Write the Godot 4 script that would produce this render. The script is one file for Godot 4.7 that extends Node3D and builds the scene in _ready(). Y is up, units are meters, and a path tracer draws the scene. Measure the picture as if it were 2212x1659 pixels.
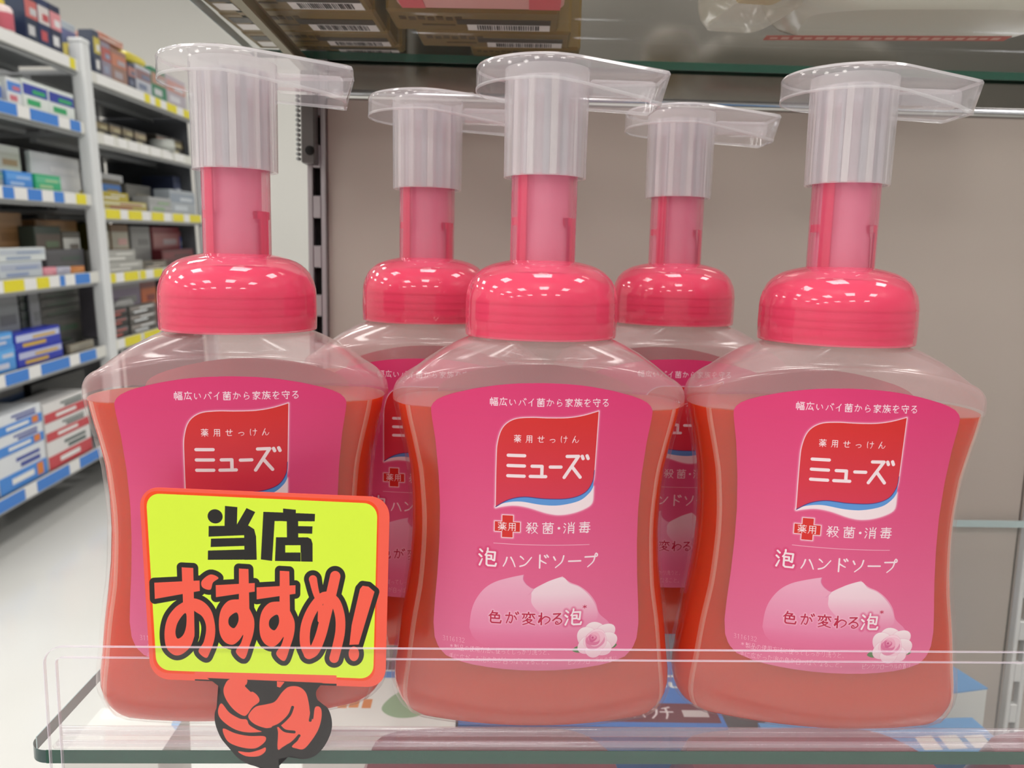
extends Node3D

# ---------------------------------------------------------------- the frame of the shop
# The shelf unit stands square to the world axes (y = 0 is the top of the glass shelf);
# the aisle, floor and ceiling of the shop are turned a little against it.
const EYE := Vector3(-0.0169, 0.1412, 0.2484)
const ORD := ["first", "second", "third", "fourth", "fifth"]
var shop: Transform3D
var rng := RandomNumberGenerator.new()
var names := {}
var mats := {}

func _ready() -> void:
	rng.seed = 11
	set_view()
	set_lamps()
	build_room()
	build_fixture()
	build_soap_bottles()
	build_rail()
	build_sign()
	build_upper_goods()
	build_lower_goods()
	build_gondola()

func set_view() -> void:
	var cam := Camera3D.new()
	cam.name = "camera"
	cam.position = EYE
	cam.rotation = Vector3(-0.14895, -0.03491, 0.02232)
	cam.fov = 49.705
	cam.near = 0.01
	cam.far = 60.0
	var at := CameraAttributesPhysical.new()
	at.exposure_aperture = 42.0
	at.frustum_focus_distance = 0.235
	at.frustum_focal_length = 50.0
	at.frustum_near = 0.01
	at.frustum_far = 60.0
	cam.attributes = at
	cam.fov = 49.705
	add_child(cam)
	cam.current = true
	var turn := Basis.from_euler(cam.rotation) * Basis.from_euler(Vector3(-0.1777, -0.0262, -0.0100)).transposed()
	shop = Transform3D(turn, EYE)
	var env := Environment.new()
	env.background_mode = Environment.BG_COLOR
	env.background_color = Color(0.02, 0.02, 0.02)
	env.tonemap_mode = Environment.TONE_MAPPER_LINEAR
	env.tonemap_exposure = 1.3
	env.sdfgi_enabled = true
	env.ssao_enabled = true
	env.ssil_enabled = true
	var we := WorldEnvironment.new()
	we.name = "environment"
	we.environment = env
	add_child(we)

func set_lamps() -> void:
	# square recessed panels in rows in the shop ceiling, each a glowing pane and a light of its size
	var pane := mat("lamp_pane", Color(1, 1, 1), 0.4)
	pane.emission_enabled = true
	pane.emission = Color(1.0, 0.99, 0.97)
	pane.emission_energy_multiplier = 3.0
	var frame := mat("lamp_frame", Color(0.85, 0.85, 0.84), 0.5)
	for ix in 5:
		for iz in 5:
			var at := Vector3(-5.0 + 1.7 * ix, 2.07, -4.4 + 2.1 * iz)
			var t := thing("ceiling_light", "glowing square ceiling lamp panel, %s row from the left wall, %s from the far wall" % [ORD[ix], ORD[iz]], "lamp", shop * at, 0.0, "ceiling lamp panels")
			t.transform = Transform3D(shop.basis, shop * at)
			obj("frame", box(Vector3(0.66, 0.03, 0.66), 0.004), frame, t).position.y = 0.012
			obj("lamp_panel", box(Vector3(0.6, 0.012, 0.6), 0.002), pane, t).position.y = -0.004
			var l := AreaLight3D.new()
			l.name = "panel_light"
			l.area_size = Vector2(0.6, 0.6)
			l.light_color = Color(1.0, 0.985, 0.965)
			l.light_energy = 0.9
			l.area_range = 30.0
			l.area_attenuation = 2.0
			l.shadow_enabled = true
			l.transform = Transform3D(shop.basis * Basis(Vector3.RIGHT, -PI / 2), shop * (at + Vector3(0, -0.02, 0)))
			add_child(l, true)

# ---------------------------------------------------------------- naming helpers
func numbered(called: String) -> String:
	names[called] = names.get(called, -1) + 1
	return called if names[called] == 0 else "%s_%03d" % [called, names[called]]

func thing(called: String, label: String, category: String, at := Vector3.ZERO, turn := 0.0, group := "") -> Node3D:
	var o := Node3D.new()
	o.name = numbered(called)
	add_child(o)
	o.position = at
	o.rotation.y = turn
	tag(o, label, category, group)
	return o

func tag(o: Node3D, label: String, category: String, group := "") -> Node3D:
	o.set_meta("label", label)
	o.set_meta("category", category)
	if group != "":
		o.set_meta("group", group)
	return o

func obj(called: String, mesh: Mesh, m: Material, parent: Node = null) -> MeshInstance3D:
	var o := MeshInstance3D.new()
	o.mesh = mesh
	o.material_override = m
	o.name = numbered(called) if parent == null else called
	(self if parent == null else parent).add_child(o, true)
	return o

func struct(called: String, mesh: Mesh, m: Material, at := Transform3D()) -> MeshInstance3D:
	var o := obj(called, mesh, m)
	o.transform = at
	o.set_meta("kind", "structure")
	return o

func mat(called: String, c: Color, rough := 0.5, alpha := 1.0, metal := 0.0) -> StandardMaterial3D:
	if mats.has(called):
		return mats[called]
	var m := StandardMaterial3D.new()
	m.resource_name = called
	m.albedo_color = Color(c.r, c.g, c.b, alpha)
	m.roughness = rough
	m.metallic = metal
	if alpha < 1.0:
		m.transparency = BaseMaterial3D.TRANSPARENCY_ALPHA
	m.cull_mode = BaseMaterial3D.CULL_DISABLED
	mats[called] = m
	return m

# ---------------------------------------------------------------- shape helpers
func start() -> SurfaceTool:
	var st := SurfaceTool.new()
	st.begin(Mesh.PRIMITIVE_TRIANGLES)
	return st

func tri(st: SurfaceTool, a: Vector3, b: Vector3, c: Vector3) -> void:  # a b c counterclockwise from outside
	st.add_vertex(a)
	st.add_vertex(c)
	st.add_vertex(b)

func quad(st: SurfaceTool, a: Vector3, b: Vector3, c: Vector3, d: Vector3) -> void:
	tri(st, a, b, c)
	tri(st, a, c, d)

func done(st: SurfaceTool) -> ArrayMesh:
	st.generate_normals()
	return st.commit()

# a block with chamfered edges, centred
func add_box(st: SurfaceTool, s: Vector3, bevel := 0.0, at := Transform3D()) -> void:
	st.set_smooth_group(-1)
	var h := s / 2
	var b := minf(bevel, minf(h.x, minf(h.y, h.z)) * 0.9)
	var axes := [[0, 1, 2], [1, 2, 0], [2, 0, 1]]
	for ax in axes:
		for sg in [-1.0, 1.0]:
			var p := []
			for k in [[-1, -1], [1, -1], [1, 1], [-1, 1]]:
				var v := Vector3()
				v[ax[0]] = sg * h[ax[0]]
				v[ax[1]] = k[0] * (h[ax[1]] - b)
				v[ax[2]] = k[1] * (h[ax[2]] - b)
				p.append(at * v)
			if sg > 0:
				quad(st, p[0], p[1], p[2], p[3])
			else:
				quad(st, p[3], p[2], p[1], p[0])
		if b > 0.0:
			# edges along ax[0]
			for s1 in [-1.0, 1.0]:
				for s2 in [-1.0, 1.0]:
					var q := []
					for e in [[-1, 0], [1, 0], [1, 1], [-1, 1]]:
						var v := Vector3()
						v[ax[0]] = e[0] * (h[ax[0]] - b)
						v[ax[1]] = s1 * (h[ax[1]] - (b if e[1] == 1 else 0.0))
						v[ax[2]] = s2 * (h[ax[2]] - (b if e[1] == 0 else 0.0))
						q.append(at * v)
					if s1 * s2 > 0:
						quad(st, q[3], q[2], q[1], q[0])
					else:
						quad(st, q[0], q[1], q[2], q[3])
	if b > 0.0:
		for sx in [-1.0, 1.0]:
			for sy in [-1.0, 1.0]:
				for sz in [-1.0, 1.0]:
					var c := Vector3(sx * h.x, sy * h.y, sz * h.z)
					var a1 := at * (c - Vector3(0, sy * b, sz * b))
					var a2 := at * (c - Vector3(sx * b, 0, sz * b))
					var a3 := at * (c - Vector3(sx * b, sy * b, 0))
					if sx * sy * sz > 0:
						tri(st, a1, a2, a3)
					else:
						tri(st, a3, a2, a1)

func box(s: Vector3, bevel := 0.0) -> ArrayMesh:
	var st := start()
	add_box(st, s, bevel)
	return done(st)

func boxes(list: Array, bevel := 0.0) -> ArrayMesh:  # [centre, size] pairs in one part
	var st := start()
	for e in list:
		add_box(st, e[1], bevel, Transform3D(Basis(), e[0]))
	return done(st)

# rings of points, bottom to top, each going from +x over +z; closed round
func loft(rings: Array, cap_low := false, cap_high := false, creases := []) -> ArrayMesh:
	var st := start()
	var g := 0
	for j in rings.size() - 1:
		if j in creases:
			g += 1
		st.set_smooth_group(g)
		var lo: PackedVector3Array = rings[j]
		var hi: PackedVector3Array = rings[j + 1]
		var n := lo.size()
		for i in n:
			var k := (i + 1) % n
			quad(st, lo[k], lo[i], hi[i], hi[k])
	for e in [[cap_low, 0], [cap_high, rings.size() - 1]]:
		if e[0]:
			g += 1
			st.set_smooth_group(g)
			var r: PackedVector3Array = rings[e[1]]
			var mid := Vector3()
			for v in r:
				mid += v / r.size()
			for i in r.size():
				var k := (i + 1) % r.size()
				if e[1] == 0:
					tri(st, mid, r[i], r[k])
				else:
					tri(st, mid, r[k], r[i])
	return done(st)

func ring(r: float, y: float, seg := 64) -> PackedVector3Array:
	var p := PackedVector3Array()
	for i in seg:
		var a := TAU * i / seg
		p.append(Vector3(r * cos(a), y, r * sin(a)))
	return p

# profile of (radius, height) from bottom to top; a point given twice makes a crease
func lathe(profile: Array, seg := 64, cap_low := false, cap_high := false) -> ArrayMesh:
	var rings := []
	var creases := []
	for i in profile.size():
		if i > 0 and profile[i] == profile[i - 1]:
			creases.append(rings.size() - 1)
			continue
		rings.append(ring(profile[i].x, profile[i].y, seg))
	return loft(rings, cap_low, cap_high, creases)

# flat outline (x, y) pulled from z0 to z1, with uv from the outline's own coordinates
func slab(outline: PackedVector2Array, z0: float, z1: float, uv_from := Rect2(0, 0, 1, 1)) -> ArrayMesh:
	var st := start()
	var idx := Geometry2D.triangulate_polygon(outline)
	var ccw := not Geometry2D.is_polygon_clockwise(outline)
	for face in [1, 0]:
		st.set_smooth_group(face)
		for t in range(0, idx.size(), 3):
			var p := [outline[idx[t]], outline[idx[t + 1]], outline[idx[t + 2]]]
			var area: float = (p[1] - p[0]).cross(p[2] - p[0])
			var flip: bool = (area < 0) != (face == 0)
			var order := [0, 1, 2] if flip else [0, 2, 1]
			for k in order:
				var q: Vector2 = p[k]
				st.set_uv(Vector2((q.x - uv_from.position.x) / uv_from.size.x, 1.0 - (q.y - uv_from.position.y) / uv_from.size.y))
				st.add_vertex(Vector3(q.x, q.y, z1 if face == 1 else z0))
	st.set_smooth_group(-1)
	for i in outline.size():
		var a := outline[i]
		var b := outline[(i + 1) % outline.size()]
		if not ccw:
			var c := a
			a = b
			b = c
		st.set_uv(Vector2((a.x - uv_from.position.x) / uv_from.size.x, 1.0 - (a.y - uv_from.position.y) / uv_from.size.y))
		quad(st, Vector3(a.x, a.y, z0), Vector3(b.x, b.y, z0), Vector3(b.x, b.y, z1), Vector3(a.x, a.y, z1))
	return done(st)

func rounded(r: Rect2, rad: Array, seg := 8) -> PackedVector2Array:  # radii: left-low, right-low, right-high, left-high
	var p := PackedVector2Array()
	var c := [Vector2(r.position.x, r.position.y), Vector2(r.end.x, r.position.y), Vector2(r.end.x, r.end.y), Vector2(r.position.x, r.end.y)]
	var inward := [Vector2(1, 1), Vector2(-1, 1), Vector2(-1, -1), Vector2(1, -1)]
	for k in 4:
		if rad[k] <= 0.0:
			p.append(c[k])
			continue
		for i in seg + 1:
			var a: float = PI + k * PI / 2 + PI / 2 * i / seg
			p.append(c[k] + inward[k] * rad[k] + Vector2(cos(a), sin(a)) * rad[k])
	return p

func lerp_table(t: Array, x: float) -> float:
	if x <= t[0][0]:
		return t[0][1]
	for i in t.size() - 1:
		if x <= t[i + 1][0]:
			var k: float = (x - t[i][0]) / (t[i + 1][0] - t[i][0])
			var p0: float = t[maxi(i - 1, 0)][1]
			var p3: float = t[mini(i + 2, t.size() - 1)][1]
			return cubic_interpolate(t[i][1], t[i + 1][1], p0, p3, k)
	return t[t.size() - 1][1]

# ---------------------------------------------------------------- the room
func build_room() -> void:
	var floor_m := mat("floor_vinyl", Color(0.86, 0.86, 0.85), 0.16)
	var wall_m := mat("wall_paint", Color(0.82, 0.815, 0.80), 0.8)
	var ceil_m := mat("ceiling_board", Color(0.86, 0.86, 0.85), 0.9)
	struct("floor", box(Vector3(12.0, 0.1, 13.0)), floor_m, shop * Transform3D(Basis(), Vector3(0, -1.01, 0)))
	struct("ceiling", box(Vector3(12.0, 0.1, 13.0)), ceil_m, shop * Transform3D(Basis(), Vector3(0, 2.14, 0)))
	struct("wall_back", box(Vector3(12.0, 3.2, 0.12)), wall_m, shop * Transform3D(Basis(), Vector3(0, 0.56, -6.5)))
	struct("wall_front", box(Vector3(12.0, 3.2, 0.12)), wall_m, shop * Transform3D(Basis(), Vector3(0, 0.56, 6.5)))
	struct("wall_left", box(Vector3(0.12, 3.2, 13.0)), wall_m, shop * Transform3D(Basis(), Vector3(-6.0, 0.56, 0)))
	struct("wall_right", box(Vector3(0.12, 3.2, 13.0)), wall_m, shop * Transform3D(Basis(), Vector3(6.0, 0.56, 0)))

func build_fixture() -> void:
	var panel_m := mat("panel_paint", Color(0.70, 0.655, 0.625), 0.6)
	var mirror_m := mat("panel_gloss", Color(0.62, 0.60, 0.58), 0.16, 1.0, 1.0)
	var chrome := mat("chrome", Color(0.82, 0.83, 0.86), 0.12, 1.0, 1.0)
	var zinc := mat("zinc", Color(0.68, 0.65, 0.67), 0.32, 1.0, 0.75)
	var slot_m := mat("slot_dark", Color(0.05, 0.04, 0.04), 0.9)
	var t := thing("back_panel", "greige painted metal back panel of the display unit behind the soap bottles", "panel", Vector3(0.097, 0, -0.211))
	for e in [[-0.0005, 0.397], [0.402, 0.406]]:
		obj("panel", box(Vector3(e[1], 0.82, 0.012), 0.0012), panel_m, t).position = Vector3(e[0], -0.187, 0)
	t = thing("upper_back_panel", "glossy dark upper back panel above the bright trim line", "panel", Vector3(0.294, 0, -0.211))
	obj("panel", box(Vector3(0.79, 0.60, 0.012), 0.0012), mirror_m, t).position.y = 0.526
	var trim := obj("panel_trim", box(Vector3(0.79, 0.0016, 0.004), 0.0006), chrome)
	trim.position = Vector3(0.294, 0.2248, -0.2035)
	tag(trim, "thin bright chrome trim line along the top of the greige panel", "trim")
	# slotted uprights: a face strip with a dark recess behind each slot
	for e in [[-0.1062, "slotted zinc upright at the left edge of the back panel", 0], [0.3015, "white slotted upright seen through the glass at the right photo edge", 1]]:
		var m: Material = zinc if e[2] == 0 else mat("upright_white", Color(0.84, 0.84, 0.84), 0.4)
		t = thing("slotted_upright", e[1], "upright", Vector3(e[0], 0, -0.2065))
		obj("recess", box(Vector3(0.0066, 1.25, 0.002)), slot_m, t).position = Vector3(0, -0.07, -0.001)
		var st := start()
		for s in [-1.0, 1.0]:
			add_box(st, Vector3(0.0028, 1.25, 0.012), 0.0005, Transform3D(Basis(), Vector3(s * 0.0034, -0.07, 0)))
		for k in 46:
			add_box(st, Vector3(0.0046, 0.0118, 0.0100), 0.0006, Transform3D(Basis(), Vector3(0, -0.6753 + 0.0260 * k + 0.0098, 0.001)))
		obj("face_strip", done(st), m, t)
	# glass shelves with their green ground edges
	var g := mat("shelf_glass", Color(0.80, 0.88, 0.84), 0.02, 0.025)
	g.metallic_specular = 0.15
	var edge := mat("glass_edge", Color(0.08, 0.30, 0.24), 0.12)
	var pale_edge := mat("glass_edge_pale", Color(0.70, 0.77, 0.78), 0.2)
	for e in [[0.0, -0.146, -0.0255, 0.2252, "clear glass shelf with green edges carrying the pink soap bottles"], [0.2450, -0.1365, -0.020, 0.2200, "upper clear glass shelf carrying the gold cartons above the bottles"]]:
		t = thing("glass_shelf", e[4], "shelf", Vector3(0, e[0], 0))
		var o := rounded(Rect2(e[1], e[2], 0.84, e[3]), [0.006, 0.0, 0.0, 0.001])
		var pane := obj("glass_pane", slab(o, -0.0046, 0.0), g, t)
		pane.rotation.x = -PI / 2
		obj("front_edge", box(Vector3(0.832, 0.0040, 0.0003)), edge, t).position = Vector3(e[1] + 0.006 + 0.416, -0.0023, -e[2] + 0.0002)
		obj("back_edge", box(Vector3(0.838, 0.0040, 0.0003)), edge if e[0] > 0.1 else pale_edge, t).position = Vector3(e[1] + 0.42, -0.0023, -e[2] - e[3] - 0.0002)
		obj("side_edge", box(Vector3(0.0003, 0.0040, e[3] - 0.007)), pale_edge, t).position = Vector3(e[1] - 0.0002, -0.0023, -e[2] - e[3] / 2 - 0.003)
		var corner := start()
		for i in 8:
			var a := o[i]
			var b := o[i + 1]
			quad(corner, Vector3(a.x, -0.0043, -a.y + 0.0002), Vector3(b.x, -0.0043, -b.y + 0.0002), Vector3(b.x, -0.0003, -b.y + 0.0002), Vector3(a.x, -0.0003, -a.y + 0.0002))
		obj("rounded_corner", done(corner), mat("glass_corner", Color(0.20, 0.30, 0.30), 0.1), t)
	# brackets under both shelves
	for e in [[0.2401, "steel bracket arm with a toothed plate under the upper glass shelf"], [-0.0049, "steel bracket arm under the lower glass shelf at the left upright"]]:
		t = thing("shelf_bracket", e[1], "bracket", Vector3(-0.1115, e[0], -0.2))
		obj("arm", boxes([[Vector3(0, -0.0030, 0.0875), Vector3(0.0050, 0.0048, 0.195)], [Vector3(0, -0.0008, 0.0875), Vector3(0.0062, 0.0012, 0.195)]], 0.0005), mat("bracket_steel", Color(0.50, 0.47, 0.38), 0.4, 1.0, 0.5), t)
		obj("hook_plate", box(Vector3(0.0068, 0.0455, 0.012), 0.0006), mat("plate_steel", Color(0.36, 0.34, 0.34), 0.35, 1.0, 0.5), t).position = Vector3(0.0032, -0.0297, 0.004)
		var st := start()
		for k in 15:
			add_box(st, Vector3(0.0020, 0.0017, 0.005), 0.0006, Transform3D(Basis(Vector3.BACK, 0.5), Vector3(-0.0024, -0.0165 - k * 0.0024, 0.006)))
		obj("teeth", done(st), mat("tooth_steel", Color(0.62, 0.64, 0.64), 0.4), t)
		obj("screw", lathe([Vector2(0.0008, 0), Vector2(0.0022, 0.0002), Vector2(0.0024, 0.0014)], 20, true, false), slot_m, t).position = Vector3(0.0042, -0.0462, 0.0112)
		t.get_node("screw").rotation.x = -PI / 2

# ---------------------------------------------------------------- the foam soap bottles
const HALF_W := [[0.0, 0.0352], [0.0015, 0.0395], [0.004, 0.0424], [0.0085, 0.0442], [0.013, 0.0445], [0.022, 0.0434], [0.034, 0.0420], [0.0465, 0.0400], [0.0645, 0.0390], [0.08, 0.0400], [0.089, 0.0418], [0.0985, 0.0438], [0.1005, 0.0440], [0.104, 0.0441]]
const HALF_D := [[0.0, 0.0135], [0.0015, 0.0165], [0.004, 0.0188], [0.0085, 0.0206], [0.013, 0.0213], [0.05, 0.0213], [0.1, 0.0213], [0.109, 0.0211]]

func outline_at(h: float, inset := 0.0) -> PackedVector3Array:
	var w := lerp_table(HALF_W, h) - inset
	var d := lerp_table(HALF_D, h) - inset
	var xr := w - 0.0056
	var zr := d * 0.66
	var quarter := []
	for i in 6:
		var k := i / 6.0
		quarter.append(Vector2(lerpf(lerpf(w, w, k), lerpf(w, xr, k), k), lerpf(lerpf(0, zr * 0.62, k), lerpf(zr * 0.62, zr, k), k)))
	var arc := []
	for i in 12:
		var x := xr * (1.0 - i / 12.0)
		arc.append(Vector2(x, zr + (d - zr) * (1.0 - pow(x / xr, 2))))
	var half: Array = quarter + arc
	var p := PackedVector3Array()
	for v in half:
		p.append(Vector3(v.x, h, v.y))
	p.append(Vector3(0, h, d))
	for i in range(half.size() - 1, -1, -1):
		p.append(Vector3(-half[i].x, h, half[i].y))
	for i in range(1, half.size()):
		p.append(Vector3(-half[i].x, h, -half[i].y))
	p.append(Vector3(0, h, -d))
	for i in range(half.size() - 1, 0, -1):
		p.append(Vector3(half[i].x, h, -half[i].y))
	return p

func shell_mesh(shoulder: bool) -> ArrayMesh:
	var rings := []
	for h in [0.0, 0.0006, 0.0015, 0.0028, 0.0045, 0.0065, 0.009, 0.012, 0.017, 0.023, 0.03, 0.037, 0.044, 0.051, 0.058, 0.065, 0.072, 0.079, 0.085, 0.09, 0.0945, 0.0975, 0.0995]:
		rings.append(outline_at(h))
	if not shoulder:
		return loft(rings, true, false, [0])
	rings = [rings[rings.size() - 1]]
	var base: PackedVector3Array = rings[0]
	# the shoulder edge rises from the corners to the middle of the face, rolls over, then slopes in to the neck
	for k in 8:
		var th := deg_to_rad(72.0) * k / 7.0
		var p := PackedVector3Array()
		for v in base:
			var u := clampf(absf(v.x) / 0.0438, 0.0, 1.0)
			var e := 0.1070 + 0.0068 * pow(1.0 - u * u, 0.8)
			var r := lerpf(0.0016, 0.0060, u * u)
			var len := Vector2(v.x, v.z).length()
			var q := v * (1.0 - r * (1.0 - cos(th)) / len)
			p.append(Vector3(q.x, e - r + r * sin(th), q.z))
		rings.append(p)
	var edge: PackedVector3Array = rings[rings.size() - 1]
	for k in [0.25, 0.5, 0.75, 0.9, 1.0]:
		var p := PackedVector3Array()
		for v in edge:
			var a := atan2(v.z * 1.5, v.x)
			var e := Vector3(0.0203 * cos(a), 0.1188, 0.0203 * sin(a))
			var q := v.lerp(e, k)
			q.y = lerpf(v.y, e.y, k) + 0.0012 * sin(PI * k) * clampf((absf(v.x) - 0.01) / 0.03, 0.0, 1.0)
			p.append(q)
		rings.append(p)
	var last: PackedVector3Array = rings[rings.size() - 1]
	var p2 := PackedVector3Array()
	for v in last:
		p2.append(Vector3(v.x, 0.127, v.z))
	rings.append(p2)
	return loft(rings)

# the frosted panel of the front face, from ridge to ridge
func face_mesh() -> ArrayMesh:
	var st := start()
	var rows := []
	for j in 33:
		var h := 0.0035 + 0.096 * j / 32.0
		var xr := lerp_table(HALF_W, h) - 0.0056
		var row := []
		for i in 25:
			var x := xr * (i / 12.0 - 1.0)
			row.append(Vector3(x, h, face_z(x, h) + 0.00008))
		rows.append(row)
	for j in 32:
		for i in 24:
			quad(st, rows[j][i], rows[j][i + 1], rows[j + 1][i + 1], rows[j + 1][i])
	return done(st)

func ridge_mesh(side: float) -> ArrayMesh:  # the pale moulded edge between the front face and a flank
	var st := start()
	var rows := []
	for j in 33:
		var h := 0.004 + 0.0955 * j / 32.0
		var xr := lerp_table(HALF_W, h) - 0.0056
		var z := lerp_table(HALF_D, h) * 0.66
		rows.append([Vector3(side * (xr - 0.0007), h, z + 0.00052), Vector3(side * (xr + 0.0001), h, z + 0.00020), Vector3(side * (xr + 0.0007), h, z - 0.00062)])
	for j in 32:
		for i in 2:
			if side > 0:
				quad(st, rows[j][i], rows[j][i + 1], rows[j + 1][i + 1], rows[j + 1][i])
			else:
				quad(st, rows[j][i + 1], rows[j][i], rows[j + 1][i], rows[j + 1][i + 1])
	return done(st)

func liquid_mesh(level: float) -> ArrayMesh:
	var rings := []
	for h in [0.0012, 0.002, 0.0035, 0.0055, 0.008, 0.011, 0.015, 0.022, 0.03, 0.04, 0.05, 0.06, 0.07, 0.08, 0.088, 0.094]:
		rings.append(outline_at(h, 0.0011))
	rings.append(outline_at(level, 0.0011))
	return loft(rings, true, true, [])

const LABEL_W := [[0.0225, 0.0], [0.02255, 0.0050], [0.0228, 0.0120], [0.0236, 0.0205], [0.0252, 0.0264], [0.0275, 0.0288], [0.0305, 0.0300], [0.035, 0.0304], [0.041, 0.0301], [0.05, 0.0294], [0.06, 0.0289], [0.07, 0.0288], [0.08, 0.0293], [0.09, 0.0303], [0.0975, 0.0315], [0.0995, 0.0316], [0.101, 0.0308], [0.1024, 0.0290], [0.1040, 0.0247], [0.1055, 0.0190], [0.1065, 0.0138], [0.1071, 0.0092], [0.1074, 0.0052], [0.1075, 0.0]]

func face_z(x: float, h: float) -> float:
	var w := lerp_table(HALF_W, h)
	var d := lerp_table(HALF_D, h)
	var xr := w - 0.0056
	return d * 0.66 + d * 0.34 * (1.0 - pow(x / xr, 2))

func label_mesh(side := 1.0) -> ArrayMesh:
	var st := start()
	var grid := []
	for j in 61:
		var h := 0.0225 + 0.085 * (0.5 - 0.5 * cos(PI * j / 60.0))
		var lw := 0.0
		for i in LABEL_W.size() - 1:
			if h <= LABEL_W[i + 1][0] + 1e-9:
				lw = lerpf(LABEL_W[i][1], LABEL_W[i + 1][1], clampf((h - LABEL_W[i][0]) / (LABEL_W[i + 1][0] - LABEL_W[i][0]), 0, 1))
				break
		var row := []
		for i in 25:
			var x := lw * (i / 12.0 - 1.0)
			row.append(Vector3(x * side, h, (face_z(x, h) + 0.00018) * side))
		grid.append(row)
	for j in 60:
		for i in 24:
			var c: Array = [grid[j][i], grid[j][i + 1], grid[j + 1][i + 1], grid[j + 1][i]]
			for t in [[0, 2, 1], [0, 3, 2]]:
				for k in t:
					var v: Vector3 = c[k]
					st.set_uv(Vector2((v.x * side + 0.0325) / 0.065, 1.0 - (v.y - 0.0215) / 0.087))
					st.add_vertex(v)
	return done(st)

const CAP := [Vector2(0.0217, 0.1191), Vector2(0.0225, 0.1191), Vector2(0.0225, 0.1191), Vector2(0.0226, 0.1197), Vector2(0.0227, 0.1247), Vector2(0.0226, 0.1293), Vector2(0.0224, 0.1312), Vector2(0.0219, 0.1332), Vector2(0.0207, 0.1357), Vector2(0.0195, 0.1371), Vector2(0.0182, 0.1382), Vector2(0.0167, 0.1391), Vector2(0.0150, 0.1398), Vector2(0.0125, 0.1405), Vector2(0.0100, 0.1410), Vector2(0.0097, 0.1411)]

func teardrop() -> PackedVector2Array:  # plan of the pump head, nozzle towards +x
	var p := PackedVector2Array()
	var r := 0.0205
	var n := 40
	for i in n + 1:
		var a := deg_to_rad(67.0 + (360.0 - 134.0) * i / n)
		p.append(Vector2(cos(a), sin(a)) * r)
	var e: Vector2 = p[p.size() - 1]
	var tip := Vector2(0.0343, -0.0078)
	for i in range(1, 10):
		p.append(e.lerp(tip, i / 9.0))
	var m := p.size()
	for i in range(m - 1, n, -1):
		p.append(Vector2(p[i].x, -p[i].y))
	return p

func head_rings(steps: Array, shrink := 1.0) -> Array:
	var plan := teardrop()
	var rings := []
	for s in steps:
		var p := PackedVector3Array()
		for v in plan:
			var nozzle := clampf(v.x / 0.0343, 0.0, 1.0)
			var drop: float = s[0] * (1.0 + 0.42 * nozzle)
			var x: float = v.x * s[1] * shrink
			if s[0] < -0.0006:
				x += s[0] * 0.40 * smoothstep(0.024, 0.034, v.x)
			p.append(Vector3(x, 0.1957 + drop - 0.0010 * nozzle, v.y * s[1] * shrink))
		rings.append(p)
	return rings

func tab(r0: float, r1: float, y0: float, y1: float, mid: float, span: float) -> ArrayMesh:  # a piece of a ring
	var st := start()
	st.set_smooth_group(-1)
	for i in 8:
		var c := []
		for k in 2:
			var a := mid - span + 2.0 * span * (i + k) / 8.0
			for r in [r0, r1]:
				for y in [y0, y1]:
					c.append(Vector3(r * cos(a), y, r * sin(a)))
		quad(st, c[6], c[2], c[3], c[7])
		quad(st, c[0], c[4], c[5], c[1])
		quad(st, c[1], c[5], c[7], c[3])
		quad(st, c[2], c[6], c[4], c[0])
	return done(st)

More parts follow.
